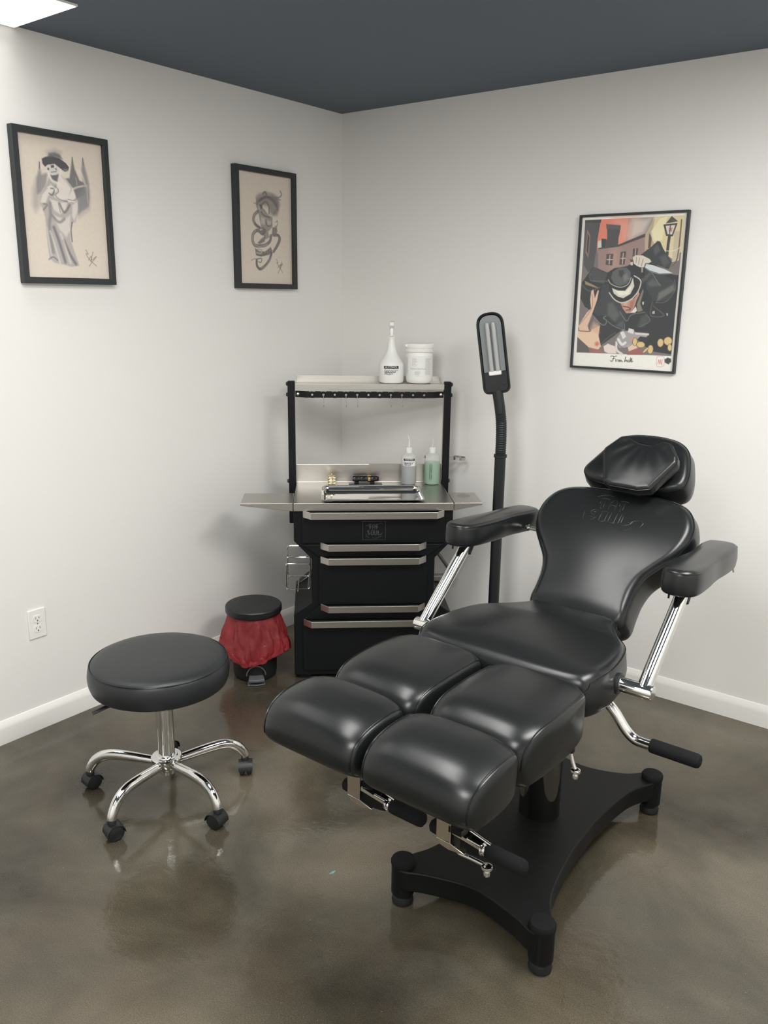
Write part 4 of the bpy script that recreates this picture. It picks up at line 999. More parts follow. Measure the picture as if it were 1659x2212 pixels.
b = MB(); v, f = text_geo('MADACIDE-PLUS', .0095); wrap(b, v, f, r + .0009, FACE - .12, .0665)
lines(b, r + .0009, FACE - .35, .112, .030, 9, .0040, .0007, 3); lines(b, r + .0009, FACE - .05, .055, .038, 5, .0033, .0009, 4); lines(b, r + .0009, FACE - .1, .036, .018, 1, .003, .0008, 5)
lines(b, r + .0009, FACE + .72, .112, .036, 22, .0033, .0008, 6); lines(b, r + .0009, FACE - 1.08, .114, .022, 21, .0034, .0008, 7)
b.build('label_print', M['greyink'], lab, smooth=False)

# ------------------------------------------------------------------ floor lamp behind the cart
LX, LY = 1.050, -.20
t = thing('floor_lamp', 'black gooseneck floor lamp with an unlit tube head between cart and treatment chair', 'lamp', (LX, LY, 0))
MB().lathe([(0.0001, 0), (.128, 0), (.130, .004), (.128, .014), (.10, .022), (.03, .026), (.026, .04)], 48).build('lamp_base', M['plastic'], t)
MB().lathe([(.0235, .02), (.0235, .958)], 28).build('pole', M['plastic'], t)
MB().lathe([(.0235, .955), (.0275, .957), (.0275, .969), (.0235, .971), (0.0001, .971)], 28).build('pole_collar', M['plastic'], t)
gp = crom([(0, 0, .965), (0, 0, 1.03), (-.003, 0, 1.10), (-.012, -.002, 1.165), (-.026, -.005, 1.235)], 30)
rad = []
for i, p in enumerate(gp):
    base = .0215; rad.append(base + (.0016 if (i // 2) % 2 == 0 and p.z < 1.14 else (.0 if p.z < 1.14 else .0008)))
MB().tube(gp, rad, 24).build('gooseneck', M['plastic'], t)
lo = Vector((-.012, -.006, 1.235)) + Vector((-.012, 0, -.012)); hi = Vector((-.068, -.03, 1.552))
up = (hi - lo).normalized(); nrm = Vector((1.72, -3.05, -.10)).normalized(); nrm = (nrm - up * nrm.dot(up)).normalized(); sd = up.cross(nrm).normalized()
sd = -sd if sd.dot(Vector((.79, .61, 0))) < 0 else sd
LH = (hi - lo).length
LM = Matrix(((sd.x, up.x, nrm.x, lo.x), (sd.y, up.y, nrm.y, lo.y), (sd.z, up.z, nrm.z, lo.z), (0, 0, 0, 1)))
def lamp_outline(hw, y0, y1, rb, rt): return rpoly([(-hw, y0), (hw, y0), (hw, y1), (-hw, y1)], [rb, rb, rt, rt], 10, 6)
oo = lamp_outline(.057, 0, LH, .03, .056)
v = []; f = []
prof = [(.030, -.040), (.012, -.034), (.003, -.020), (0, -.004), (.0015, .006), (.006, .010), (.0095, .008)]
def insp(p, d, y0, y1, hw):
    s = Vector((0, min(max(p.y, y0 + hw), y1 - hw))); L = (s - p).length; return p + (s - p) * min(d / L, .95)
for d, h in prof: v += [LM @ Vector((*insp(p, d, 0, LH, .057), h)) for p in oo]
N = len(oo)
for i in range(len(prof) - 1):
    for j in range(N): f.append((i * N + j, i * N + (j + 1) % N, (i + 1) * N + (j + 1) % N, (i + 1) * N + j))
f.append(tuple(range(N))[::-1]); 
MBs = MB(); MBs.add(v, f)
head = MBs.build('lamp_head', M['plastic'], t, sharp=60)
b = MB(); o2 = lamp_outline(.0445, .085, LH - .012, .008, .044)
b.add([LM @ Vector((p.x, p.y, .001)) for p in o2], [tuple(range(len(o2)))]); b.build('reflector', M['reflector'], head, smooth=False)
b = MB(); b.prism([(p.x, p.y) for p in lamp_outline(.048, .008, .092, .022, .006)], .0, .011, 'z', LM); b.build('ballast_cover', M['plastic'], head, bevel=.003)
b = MB()
for s in (-1, 1): b.lathe([(.0092, .095), (.0092, LH - .05), (.007, LH - .042), (.0001, LH - .038)], 18, LM @ Matrix.Translation((s * .0125, 0, .013)) @ Matrix.Rotation(-PI / 2, 4, 'X'))
b.build('fluorescent_tube', M['tubeglass'], head)
MB().box(-.026, .026, .078, .096, .003, .020, LM).build('tube_socket', M['white'], head, bevel=.004)
MB().lathe([(.0001, 0), (.0045, 0), (.0045, .002), (.0001, .003)], 12, LM @ Matrix.Translation((.03, .04, .011))).build('switch', M['plastic'], head)

# ------------------------------------------------------------------ pedal bin
BX, BY = .283, -.915
t = thing('pedal_bin', 'small round black pedal bin beside the cart, wearing a red liner', 'bin', (BX, BY, 0))
MB().lathe([(0.0001, 0), (.086, 0), (.090, .004), (.0935, .02), (.100, .270), (.103, .283), (.098, .288), (.092, .286), (.085, .03), (0.0001, .025)], 48).build('bin_body', M['plastic'], t)
LT = Matrix.Translation((0, 0, .292)) @ Matrix.Diagonal((1.035, 1.035, 1, 1))
MB().lathe([(0.0001, -.004), (.108, -.004), (.114, .0), (.1165, .006), (.1165, .026), (.113, .031), (.104, .0325), (.05, .034), (0.0001, .0345)], 56, LT).build('lid', M['plastic'], t)
PA = math.atan2(-.66, .75)
PT = Matrix.Rotation(PA, 4, 'Z')
arc = [(.0935 * math.cos(a), .0935 * math.sin(a)) for a in [(-.30 + .06 * i) for i in range(11)]]
pedal = [(.088, -.030), (.135, -.034), (.140, -.02), (.142, 0), (.140, .02), (.135, .034), (.088, .030)]
MB().prism(pedal, .020, .032, 'z', PT).build('pedal', M['plasticgrey'], t, bevel=.003, seg=3)
MB().prism([(.088, -.036), (.128, -.037), (.135, 0), (.128, .037), (.088, .036)], .001, .007, 'z', PT).build('pedal_foot', M['plasticgrey'], t, bevel=.002)
ar = [PT @ Vector((.0965 + .002 * math.sin(a), .040 * math.cos(a), .034 + .042 * math.sin(a))) for a in np.linspace(0, PI, 15)]
MB().tube(ar, .0028, 8).build('pedal_arch', M['plasticgrey'], t)
# the red liner: folded skirt hanging over the rim
na, nz_ = 160, 26; v = []; f = []
for i in range(na):
    a = 2 * PI * i / na; ca, sa = math.cos(a), math.sin(a)
    toward = math.cos(a - PA); right = math.cos(a - (PA + PI / 2))
    low = .098 + .012 * math.sin(3 * a + 1) + .010 * noise.noise(Vector((ca * 3, sa * 3, 2))) + .018 * abs(right) - .012 * max(0, -right) * toward
    for j in range(nz_ + 1):
        q = j / nz_
        z = .290 * (1 - q) + low * q
        prof_r = .106 + .030 * q ** .9 + .020 * q * max(0, right) ** 2 + .016 * q * max(0, -right) ** 2
        fold = noise.noise(Vector((ca * 3.2, sa * 3.2, z * 9))) * .016 + noise.noise(Vector((ca * 8, sa * 8, z * 22 + 4))) * .006 + abs(noise.noise(Vector((ca * 5 + z * 9, sa * 5, z * 4)))) * .018
        if q > .80: prof_r -= .010 * (q - .8) / .2
        rr_ = prof_r + fold * min(1, q * 2.2 + .15)
        v.append(Vector((rr_ * ca, rr_ * sa, z + noise.noise(Vector((ca * 6, sa * 6, q * 3))) * .006 * q)))
K = nz_ + 1
for i in range(na):
    for j in range(nz_): f.append((i * K + j, ((i + 1) % na) * K + j, ((i + 1) % na) * K + j + 1, i * K + j + 1))
# hem doubled back inside
for i in range(na):
    a = 2 * PI * i / na; base = v[i * K + nz_]; 
    for j in range(1, 9):
        q = j / 8; up_ = .050 + .014 * math.sin(2 * a + .5)
        rr_ = (base.xy.length + .004 * math.sin(q * PI)) - .012 * q + .006 + noise.noise(Vector((math.cos(a) * 6, math.sin(a) * 6, q * 2 + 9))) * .005
        v.append(Vector((rr_ * math.cos(a), rr_ * math.sin(a), base.z + up_ * q)))
O = na * K
for i in range(na):
    k = (i + 1) % na
    f.append((i * K + nz_, k * K + nz_, O + k * 8, O + i * 8))
    for j in range(7): f.append((O + i * 8 + j, O + k * 8 + j, O + k * 8 + j + 1, O + i * 8 + j + 1))
bag = mk('bin_liner', v, f, M['bag'], None, sharp=25)
bag.location = (BX, BY, 0); tag(bag, 'crumpled translucent red plastic liner hanging over the black pedal bin rim', 'bag')

# ------------------------------------------------------------------ stool
SX, SY = .735, -1.745
t = thing('rolling_stool', 'round black vinyl rolling stool with chrome five-arm base by the left wall', 'stool', (SX, SY, 0))
S_T = Matrix.Translation((-.006, -.004, 0))
sr = .2165
MB().lathe([(0.0001, .400), (.16, .400), (sr - .014, .402), (sr - .004, .408), (sr + .002, .425), (sr + .004, .448), (sr + .001, .470), (sr - .004, .4815), (sr - .013, .4895), (sr - .028, .4945), (sr - .06, .4985), (.10, .501), (.05, .502), (0.0001, .502)], 72, S_T).build('seat', M['seatvinyl'], t)
b = MB(); b.tube([(S_T @ Vector(((sr - .0035) * math.cos(2 * PI * i / 96), (sr - .0035) * math.sin(2 * PI * i / 96), .4830))) for i in range(96)], .0016, 6, closed=True)
b.build('seam', M['seam'], bpy.data.objects['seat'])
MB().box(-.085, .085, -.085, .085, .388, .400).build('seat_plate', M['blackmetal'], t, bevel=.002)
b = MB(); lv = [(-.005, -.05, .390), (-.018, -.12, .387), (-.036, -.185, .378), (-.050, -.226, .368)]
b.tube(crom(lv, 5), [(.0095, .0045)] * 16, 10); b.build('height_lever', M['plastic'], t)
MB().lathe([(.0295, .34), (.0295, .388), (0.0001, .388)], 28).build('gas_spring_head', M['blackmetal'], t)
MB().lathe([(.0275, .128), (.0275, .386)], 36).build('column', M['chrome'], t)
MB().lathe([(.0001, .082), (.0245, .082), (.0245, .100), (.040, .103), (.044, .110), (.044, .128), (.050, .134), (.0505, .140), (.047, .1435), (.036, .144), (.034, .148), (.029, .149), (.0275, .149)], 40).build('hub', M['chrome'], t)
for k in range(5):
    a = math.radians(211.5 + 72 * k)
    RZ = Matrix.Rotation(a, 4, 'Z')
    pts = crom([(.036, 0, .120), (.080, 0, .124), (.130, 0, .129), (.180, 0, .131), (.215, 0, .125), (.243, 0, .108), (.262, 0, .082), (.268, 0, .066)], 6)
    rs = [(.0135 + .0015 * math.sin(PI * i / len(pts)), .0150 + .0030 * math.sin(PI * i / len(pts))) for i in range(len(pts))]
    MB().tube([RZ @ p for p in pts], rs, 18).build('leg', M['chrome'], t)
    yaw = [0.9, -.5, .25, 1.2, -.8][k]
    CT = Matrix.Translation(RZ @ Vector((.270, 0, 0))) @ Matrix.Rotation(a + yaw, 4, 'Z')
    cs = MB().lathe([(0.0001, .068), (.010, .067), (.013, .062), (.013, .052), (0.0001, .052)], 16, Matrix.Translation(RZ @ Vector((.268, 0, 0)))).build('caster', M['plastic'], t)
    b = MB()
    for s in (-1, 1):
        b.lathe([(0.0001, -.0085), (.018, -.0085), (.0235, -.006), (.0250, -.002), (.0250, .002), (.0235, .006), (.018, .0085), (0.0001, .0085)], 28, CT @ Matrix.Translation((-.008, s * .0125, .0265)) @ Matrix.Scale(1.06, 4) @ Matrix.Rotation(PI / 2, 4, 'X'))
    b.build('wheels', M['plastic'], cs)
    hood = []; ff = []; n = 14
    for i in range(n + 1):
        g = math.radians(-10 + 190 * i / n); rr_ = .0290
        for y in (-.0235, .0235): hood.append(CT @ Vector((-.008 + rr_ * math.cos(g), y, .025 + rr_ * math.sin(g))))
        for y in (.0235, -.0235): hood.append(CT @ Vector((-.008 + (rr_ - .0022) * math.cos(g), y, .025 + (rr_ - .0022) * math.sin(g))))
    for i in range(n):
        for q in range(4): ff.append((i * 4 + q, i * 4 + (q + 1) % 4, i * 4 + 4 + (q + 1) % 4, i * 4 + 4 + q))
    ff += [(0, 1, 2, 3), (n * 4 + 3, n * 4 + 2, n * 4 + 1, n * 4)]
    mk('caster_hood', hood, ff, M['plastic'], cs, sharp=40)

# ------------------------------------------------------------------ treatment chair (local x right, y towards the head, z up)
chair = thing('treatment_chair', 'black padded reclining tattoo chair with split leg rests on a four footed base', 'chair', (1.835, -1.255, 0), math.radians(-1.1))
BR = Matrix.Rotation(math.radians(3.6), 4, 'Z')
# four-armed base plate with concave sides
cor = [(-.205, -.412), (.205, -.412), (.205, .412), (-.205, .412)]
out = []
sides = [[(-.203, -.443), (-.180, -.440), (-.118, -.414), (0, -.388), (.118, -.414), (.180, -.440), (.203, -.443)], [(.232, -.424), (.234, -.410), (.214, -.372), (.172, -.28), (.148, -.10), (.146, 0), (.148, .10), (.172, .28), (.214, .372), (.234, .410), (.232, .424)],
         [(.203, .443), (.180, .438), (.118, .384), (0, .352), (-.118, .384), (-.180, .438), (-.203, .443)], [(-.232, .424), (-.234, .410), (-.214, .372), (-.172, .28), (-.148, .10), (-.146, 0), (-.148, -.10), (-.172, -.28), (-.214, -.372), (-.234, -.410), (-.232, -.424)]]
for s in sides: out += [Vector((p.x, p.y)) for p in crom([(q[0], q[1], 0) for q in s], 5)]
MB().prism([(p.x, p.y) for p in out], .060, .120, 'z', BR).build('base_plate', M['basemetal'], chair, bevel=.004, sharp=50)
for x, y in cor:
    T0 = BR @ Matrix.Translation((x, y, 0))
    ft = MB().lathe([(0.0001, .030), (.027, .030), (.0315, .034), (.0315, .122), (0.0001, .122)], 28, T0).build('base_foot', M['basemetal'], chair)
    MB().lathe([(.0325, .120), (.0335, .124), (.0335, .131), (.030, .137), (.018, .140), (0.0001, .1405)], 28, T0).build('foot_cap', M['foam'], ft)
    MB().lathe([(0.0001, 0), (.024, 0), (.029, .004), (.0300, .012), (.027, .022), (.018, .027), (.014, .032), (0.0001, .032)], 28, T0).build('levelling_pad', M['rubber'], ft)
MB().lathe([(.060, .120), (.060, .42), (.055, .425), (0.0001, .425)], 48, Matrix.Translation((-.014, .03, 0))).build('column_sleeve', M['darkreflchrome'], chair)
MB().lathe([(.043, .42), (.043, .60)], 40, Matrix.Translation((-.014, .03, 0))).build('lift_column', M['chrome'], chair)
b = MB(); b.box(-.11, .11, -.12, .16, .572, .605); b.box(-.15, .15, -.28, .12, .605, .642)
b.build('seat_frame', M['blackmetal'], chair, bevel=.004)
for s in (-1, 1): MB().box(s * .13 - .02, s * .13 + .02, -.69, -.28, .592, .612).build('leg_rest_rail', M['blackmetal'], chair, bevel=.003)

def flat(z): return Matrix.Translation((0, 0, z))
def leg_pad(name, x0, x1, prof, c, zb, zt):
    """pad lofted across its width from one side profile (y, z); the side panels are sewn on along the end rings"""
    P = [Vector((p.x, p.y)) for p in crom([(y, z, 0) for y, z in prof], 4, True)]; N = len(P)
    yc = (min(p.x for p in P) + max(p.x for p in P)) / 2; zc = (zb + zt) / 2; cx, hw = (x0 + x1) / 2, (x1 - x0) / 2
    def pt(s, p):
        a_ = abs(s); k = 1 - .085 * a_ ** 9
        top = min(1, max(0, (p.y - zb) / (zt - zb)))
        bow = .010 * a_ ** 4 * (1 - ((p.x - yc) / (.16)) ** 2) * (1 if s * cx > 0 else .3)
        return Vector((cx + s * (hw - .004) + (bow if s > 0 else -bow), yc + (p.x - yc) * k, p.y - c * a_ ** 3.6 * top))
    S = [math.sin(PI / 2 * q / 11) for q in range(-11, 12)]
    v = []; f = []
    def ring(fn): v.extend(fn(p) for p in P)
    def cap(sg):
        out = []
        for q, dx in ((.985, .0035), (.95, .0065), (.88, .009), (.7, .0115), (.45, .013), (.2, .0135)):
            def fn(p, q=q, dx=dx):
                w = pt(sg, p); ctr = pt(sg, Vector((yc, zc - .005))); return Vector((ctr.x + (w.x - ctr.x) * q + sg * dx, ctr.y + (w.y - ctr.y) * q, ctr.z + (w.z - ctr.z) * q))
            out.append(fn)
        return out
    L = cap(-1)[::-1] + [(lambda p, s_=s_: pt(s_, p)) for s_ in S] + cap(1)
    for fn in L: ring(fn)
    for i in range(len(L) - 1):
        for j in range(N): f.append((i * N + j, i * N + (j + 1) % N, (i + 1) * N + (j + 1) % N, (i + 1) * N + j))
    f.append(tuple(range(N))); f.append(tuple((len(L) - 1) * N + j for j in range(N))[::-1])
    ob = mk(name, v, f, M['leather'], chair, sharp=75)
    for sg in (-1, 1):
        path = [pt(sg, p) for p in P if p.y > zb + .012]
        k0 = max(range(len(P)), key=lambda i: 0 if P[i].y > zb + .012 else 1)
        idx = [i for i in range(N) if P[i].y > zb + .012]
        cut = next((q for q in range(1, len(idx)) if idx[q] - idx[q - 1] > 1), 0); idx = idx[cut:] + idx[:cut]
        MB().tube([pt(sg, P[i]) + Vector((sg * .0012, 0, 0)) for i in idx], .0017, 6).build('seam', M['seam'], ob)
    return ob
FOOT = [(-.660, .630), (-.649, .645), (-.645, .700), (-.648, .731), (-.662, .744), (-.70, .7485), (-.74, .747), (-.775, .7415), (-.805, .730), (-.829, .709), (-.841, .678), (-.838, .645), (-.815, .626), (-.79, .622), (-.70, .622)]
CALF = [(-.335, .617), (-.316, .635), (-.313, .720), (-.319, .738), (-.340, .7475), (-.42, .7515), (-.50, .750), (-.555, .7455), (-.590, .734), (-.614, .713), (-.625, .682), (-.626, .640), (-.612, .617), (-.58, .612), (-.40, .612)]
for s in (-1, 1):
    x0, x1 = (.016, .268) if s > 0 else (-.268, -.016)
    leg_pad('foot_pad', x0, x1, FOOT, .018, .64, .755)
    leg_pad('calf_pad', x0 + .004, x1 - .004, CALF, .016, .64, .755)
# seat
half = [(.0, -.306), (.12, -.304), (.222, -.294), (.255, -.270), (.268, -.21), (.264, -.13), (.242, -.04), (.195, .03), (.155, .10), (.135, .145), (.09, .160), (.0, .162)]
so = [Vector((p.x, p.y)) for p in crom([(x, y, 0) for x, y in half] , 6)]
so = so + [Vector((-p.x, p.y)) for p in so[::-1][1:-1]]
so = [p + Vector((-.002, 0)) for p in so]
sp_seat = lambda p: (p.x * .15, min(max(p.y, -.16), .02))
def seat_def(p):
    k = max(0, (-.205 - p.y) / .10); w = min(1, max(0, (p.z + .12) / .09)); return (p.x, p.y, p.z - .014 * k * k * w - (.012 * max(0, (p.y + .02) / .18) if p.y > -.02 else 0))
seat = cushion_obj('seat', so, sp_seat, .112, flat(.748), M['leather'], chair, r=.036, rb=.015, crown=.016, bulge=.004, deform=seat_def, k=8)
sidepts = [p for p in so if p.x > 0 and p.y < .14]
for s in (-1, 1):
    ps = []
    for p in sorted(sidepts, key=lambda q: -q.y):
        if p.y < -.272: continue
        c_ = Vector(sp_seat(p)); q = p + (c_ - p).normalized() * .002
        ps.append(flat(.748) @ Vector(seat_def(Vector((s * q.x - .002, q.y, -.036 * .42)))))
    ex = [Vector((s * .250, -.279, -.026)), Vector((s * .238, -.292, -.040)), Vector((s * .228, -.2975, -.060)), Vector((s * .226, -.298, -.105))]
    ps += [flat(.748) @ Vector(seat_def(e)) for e in ex]
    MB().tube(ps, .0014, 6).build('seam', M['seam'], seat)
# backrest
ph = math.radians(46); cph, sph = math.cos(ph), math.sin(ph)
BK = Matrix(((1, 0, 0, -.003), (0, cph, -sph, .150), (0, sph, cph, .742), (0, 0, 0, 1)))
half = [(0, -.040), (.07, -.040), (.128, -.036), (.152, -.012), (.152, .040), (.154, .090), (.167, .136), (.196, .178), (.226, .220), (.243, .262), (.248, .305), (.240, .345), (.216, .382), (.175, .404), (.10, .416), (0, .420)]
bo = [Vector((p.x, p.y)) for p in crom([(x, y, 0) for x, y in half], 5)]
bo = bo + [Vector((-p.x, p.y)) for p in bo[::-1][1:-1]]
sp_back = lambda p: (p.x * .2, min(max(p.y, .09), .26 + abs(p.x) * .1))
def back_def(p):
    # gentle lumbar roll and rounded foot end
    k = max(0, (.035 - p.y) / .07); w = min(1, max(0, (p.z + .09) / .07))
    return (p.x, p.y, p.z - .016 * k * k * w + .006 * math.sin(min(max(p.y / .40, 0), 1) * PI) * w)
back = cushion_obj('backrest', bo, sp_back, .105, BK, M['leather'], chair, r=.030, rb=.014, crown=.010, bulge=.004, deform=back_def, k=9)
MB().tube(seam_pts(bo, sp_back, .030, BK, .30, back_def, .0005), .0018, 6, closed=True).build('seam', M['seam'], back)
# embossed mark on the backrest
bpy.context.view_layer.update()
from mathutils.bvhtree import BVHTree
bmx = bmesh.new(); bmx.from_mesh(back.data); tree = BVHTree.FromBMesh(bmx)
BKn = BK.to_3x3() @ Vector((0, 0, 1))
def bmap(x, y):
    o_ = BK @ Vector((-.004 + (x - .5) * .215, .318 + (y - .5) * .150, .08)); h = tree.ray_cast(o_, -BKn)
    return (h[0] if h[0] else o_ - BKn * .07)
def emb(strokes, w, b):
    for s in strokes:
        P = crom([(p[0], p[1], 0) for p in s], 5) if len(s) > 2 else [Vector((s[0][0], s[0][1], 0)).lerp(Vector((s[1][0], s[1][1], 0)), k / 5) for k in range(6)]
        n = len(P); b.tube([bmap(p.x, p.y) for p in P], [w * (.45 + .55 * math.sin(PI * i / (n - 1))) for i in range(n)], 8)
b = MB(); emb(LOGO, .0023, b); emb([[(.2, .86), (.3, .93), (.45, .93)], [(.12, .44), (.14, .26), (.22, .16)], [(.8, .34), (.92, .44), (1.0, .40), (.98, .30)], [(.62, .24), (.78, .14), (.88, .24)]], .0015, b)
b.build('embossed_mark', M['emboss'], back)
bmx.free()
MB().box(-.10, .10, -.02, .02, -.14, -.100, BK).build('hinge_plate', M['nickel'], chair, bevel=.002)
b = MB(); b.box(-.12, .12, .12, .165, .655, .70); b.build('recline_bracket', M['blackmetal'], chair, bevel=.003)
# head rest
HK = BK @ Matrix.Translation((.010, .0, .006))
hh = [(-.045, .425), (-.115, .432), (-.158, .452), (-.168, .480), (-.150, .520), (-.120, .575), (-.092, .612), (-.05, .628), (0, .632), (.05, .630), (.10, .618), (.136, .590), (.156, .545), (.168, .490), (.160, .452), (.118, .432), (.045, .425)]
ho = [Vector((p.x, p.y)) for p in crom([(x, y, 0) for x, y in hh], 5, True)]
sp_head = lambda p: (p.x * .3, min(max(p.y, .50), .55))
head = cushion_obj('headrest', ho, sp_head, .098, HK, M['leather'], chair, r=.026, rb=.014, crown=.010, bulge=.004)
MB().tube(seam_pts(ho, sp_head, .026, HK, .30, None, .0005), .0013, 6, closed=True).build('seam', M['seam'], head)
b = MB(); b.tube([BK @ Vector((x, y, -.07)) for x, y in ((0, .36), (0, .50))], .012, 10); b.build('headrest_post', M['chrome'], head)
# hexagonal pillow on the head rest
PK = HK @ Matrix.Translation((.012, -.006, .050)) @ Matrix.Rotation(math.radians(3), 4, 'X')
pp = [(-.038, .385), (.05, .382), (.087, .392), (.137, .492), (.132, .512), (.098, .558), (.080, .562), (.045, .545), (.0, .548), (-.045, .566), (-.062, .562), (-.098, .515), (-.100, .500), (-.062, .396)]
po = [Vector((p.x, p.y)) for p in rpoly(pp, .012, 4, 4)]
sp_p = lambda p: (.018 + (p.x - .018) * .2, min(max(p.y, .45), .50))
def pil_def(p):
    d = math.hypot((p.x - .02) / .06, (p.y - .555) / .05); fold = 0
    if p.z > .0: fold = .003 * math.sin(math.atan2(p.y - .565, p.x - .025) * 14) * math.exp(-d * d * .5)
    return (p.x, p.y, p.z + fold - .004 * math.exp(-d * d))
pil = cushion_obj('head_pillow', po, sp_p, .046, PK, M['leather'], chair, r=.014, rb=.010, crown=.005, bulge=.002, deform=pil_def, k=9)
MB().tube(seam_pts(po, sp_p, .015, PK, .30, None, .0005), .0012, 6, closed=True).build('seam', M['seam'], pil)
# arm rests
def arm(s):
    y0, y1 = .008, .460; L = y1 - y0
    ax = .332 if s > 0 else -.338
    # plan outline, front rounded, inner edge bulging near the front
    inn = [(-.048, .04), (-.053, .10), (-.050, .18), (-.044, .26), (-.048, .34), (-.050, .40)]
    outl = [(.048, .40), (.050, .32), (.046, .22), (.050, .12), (.048, .04)]
    ctrl = [(0, -.006), (-.032, .006)] + inn + [(-.040, L - .016), (0, L), (.036, L - .012)] + outl + [(.032, .006)]
    o = [Vector((p.x * (1 if s > 0 else -1), p.y)) for p in crom([(x, y, 0) for x, y in ctrl], 5, True)]
    if s < 0: o = o[::-1]
    sp = lambda p: (p.x * .1, min(max(p.y, .05), L - .05))
    sl = math.radians(-3.2); A = Matrix.Translation((ax, y0, .957)) @ Matrix.Rotation(math.radians(3.0 if s > 0 else -1.0), 4, 'Z') @ Matrix.Rotation(sl, 4, 'X')
    par = cushion_obj('armrest', o, sp, .068, A, M['leather'], chair, r=.017, rb=.009, crown=.005, bulge=.002, box=True)
    MB().tube(seam_pts(o, sp, .017, A, .35, None, .0005), .0012, 6, closed=True).build('seam', M['seam'], par)
    X = s * .331
    ps = crom([(X, -.146, .690), (X, -.10, .733), (X, -.02, .803), (X, .05, .866), (X, .072, .892)], 6)
    MB().tube(ps, .0178, 22).build('armrest_post', M['chrome'], par)
    MB().lathe([(.020, -.010), (.0205, .0), (.0205, .022), (0.0001, .022)], 22, Matrix.Translation((X, .064, .868)) @ Matrix.Rotation(math.radians(-35), 4, 'X')).build('post_socket', M['plastic'], par)
    R90 = Matrix.Translation((s * .245, -.147, .687)) @ Matrix.Rotation(s * PI / 2, 4, 'Y')
    MB().lathe([(.019, 0), (.019, .108), (.0175, .111), (0.0001, .111)], 26, R90).build('pivot_tube', M['chrome'], par)
    MB().lathe([(.027, .012), (.027, .026), (.022, .030), (.019, .030)], 22, R90, cap=False).build('pivot_collar', M['plastic'], par)
    b = MB(); b.tube([(X - .02, .025, .893), (X - .02, .022, .874)], .0028, 8); b.build('adjuster_pin', M['blackmetal'], par)
    MB().tube([(X + s * .012, y1 - .02, .865), (X + s * .016, y1 - .018, .846)], .0024, 8).build('adjuster_pin', M['nickel'], par)
    # rear pivot on the back rest
    b = MB(); b.lathe([(.007, 0), (.007, .05), (.0001, .05)], 12, BK @ Matrix.Translation((s * .225, .235, -.030)) @ Matrix.Rotation(s * PI / 2, 4, 'Y'))
    b.lathe([(0.0001, 0), (.009, 0), (.011, .004), (.009, .012), (0.0001, .013)], 14, BK @ Matrix.Translation((s * .262, .235, -.030)) @ Matrix.Rotation(s * PI / 2, 4, 'Y')); b.build('rear_pivot', M['chrome'], par)
arm(-1); arm(1)
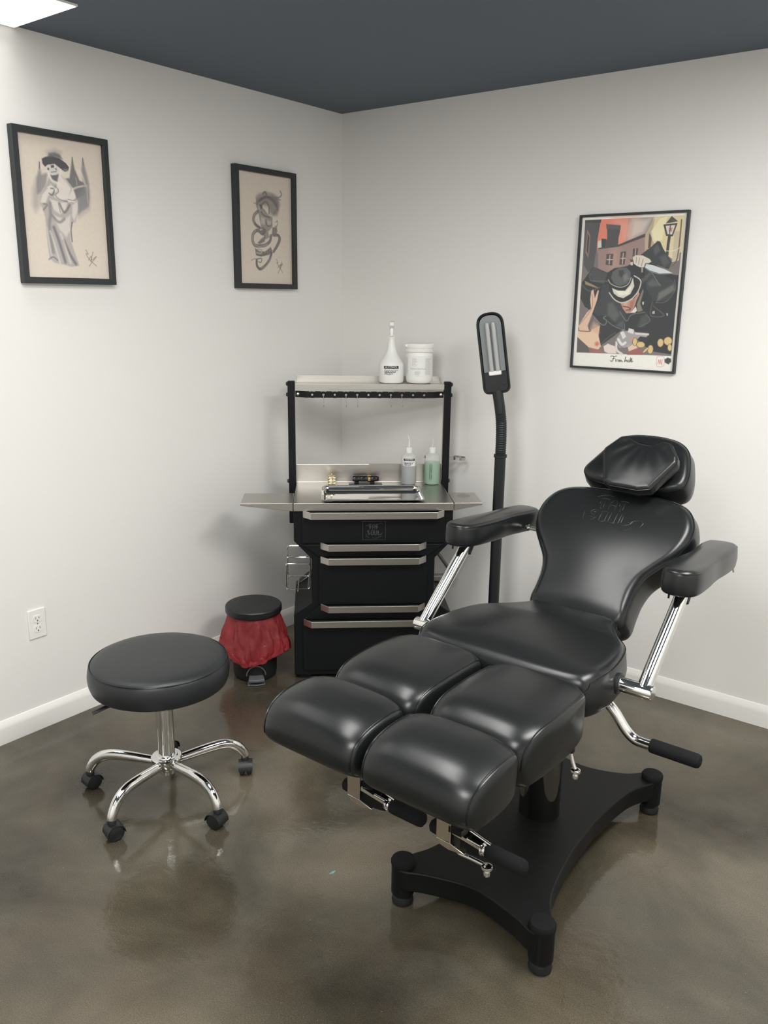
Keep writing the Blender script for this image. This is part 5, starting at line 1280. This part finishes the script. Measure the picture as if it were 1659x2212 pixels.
# leg-rest brackets with lever grips
for s, X in ((-1, -.130), (1, .126)):
    Y = -.68
    br_ = MB().box(X - .024, X + .014, Y - .004, Y + .004, .470, .63).box(X + .010, X + .014, Y - .004, Y + .030, .470, .63).prism([(X - .024, .4702), (X + .014, .4702), (X + .050, .4605), (X + .050, .4575), (X + .010, .4520), (X - .012, .4560)], Y - .004, Y + .032).build('leg_bracket', M['nickel'], chair, bevel=.0015)
    MB().prism([(X + .012, .462), (X + .055, .458), (X + .085, .464), (X + .085, .488), (X + .050, .497), (X + .014, .515)], Y + .004, Y + .030).build('lever_arm', M['blackmetal'], br_, bevel=.003)
    b = MB(); b.prism([(X + .018, .4960), (X + .086, .488), (X + .086, .4945), (X + .018, .505)], Y - .004, Y + .030); b.tube([(X + .05, Y + .012, .512), (X + .105, Y + .012, .500)], .003, 8)
    b.lathe([(.013, 0), (.013, .004), (.010, .006), (.012, .009), (.012, .014)], 18, Matrix.Translation((X + .084, Y + .012, .480)) @ Matrix.Rotation(PI / 2, 4, 'Y')); b.build('lever_collar', M['chrome'], br_)
    GR = Matrix.Translation((X + .096, Y + .012, .482)) @ Matrix.Rotation(PI / 2, 4, 'Y')
    MB().lathe([(0.0001, 0), (.013, 0), (.0165, .004), (.0172, .012), (.0172, .082), (.0155, .090), (.010, .094), (0.0001, .095)], 24, GR).build('lever_grip', M['foam'], br_)
    MB().lathe([(0.0001, 0), (.010, .001), (.0155, .006), (.0165, .014), (.0165, .034), (0.0001, .034)], 22, Matrix.Translation((X - .050, Y + .016, .480)) @ Matrix.Rotation(PI / 2, 4, 'Y')).build('end_knob', M['foam'], br_)
def crank(pts, kn, T0):
    g = MB().tube(crom(pts, 6), .0048, 12).build('release_lever', M['chrome'], chair)
    MB().lathe([(0.0001, -.002), (.0065, -.002), (.0075, .004), (.0055, .010), (.0115, .014), (.0125, .017), (.0115, .021), (.006, .024), (0.0001, .024)], 18, Matrix.Translation(kn)).build('lever_knob', M['chrome'], g)
    MB().lathe([(0.0001, 0), (.0085, 0), (.0100, .003), (.0110, .045), (0.0001, .045)], 18, Matrix.Translation(T0)).build('ferrule', M['plastic'], g)
crank([(.152, -.67, .466), (.152, -.67, .452), (.158, -.67, .446), (.19, -.672, .449), (.229, -.676, .452)], (.229, -.676, .432), (.152, -.67, .458))
MB().box(.135, .168, -.685, -.655, .498, .512).build('lever_mount', M['blackmetal'], chair)
crank([(.225, -.30, .556), (.226, -.30, .546), (.231, -.30, .528), (.241, -.30, .506)], (.241, -.30, .488), (.224, -.30, .55))
MB().box(.10, .236, -.315, -.285, .593, .616).build('lever_mount', M['blackmetal'], chair, bevel=.002)
# height handle on the right
hp_ = crom([(.10, -.06, .592), (.17, -.06, .590), (.205, -.06, .582), (.232, -.06, .560), (.262, -.06, .524), (.288, -.06, .505), (.315, -.06, .502), (.345, -.06, .503)], 6)
hnd = MB().tube(hp_, .0135, 20).build('height_handle', M['chrome'], chair)
MB().lathe([(0.0001, 0), (.017, 0), (.0185, .003), (.0185, .118), (.016, .125), (.010, .128), (0.0001, .128)], 26, Matrix.Translation((.332, -.06, .503)) @ Matrix.Rotation(PI / 2, 4, 'Y')).build('handle_grip', M['foam'], hnd)
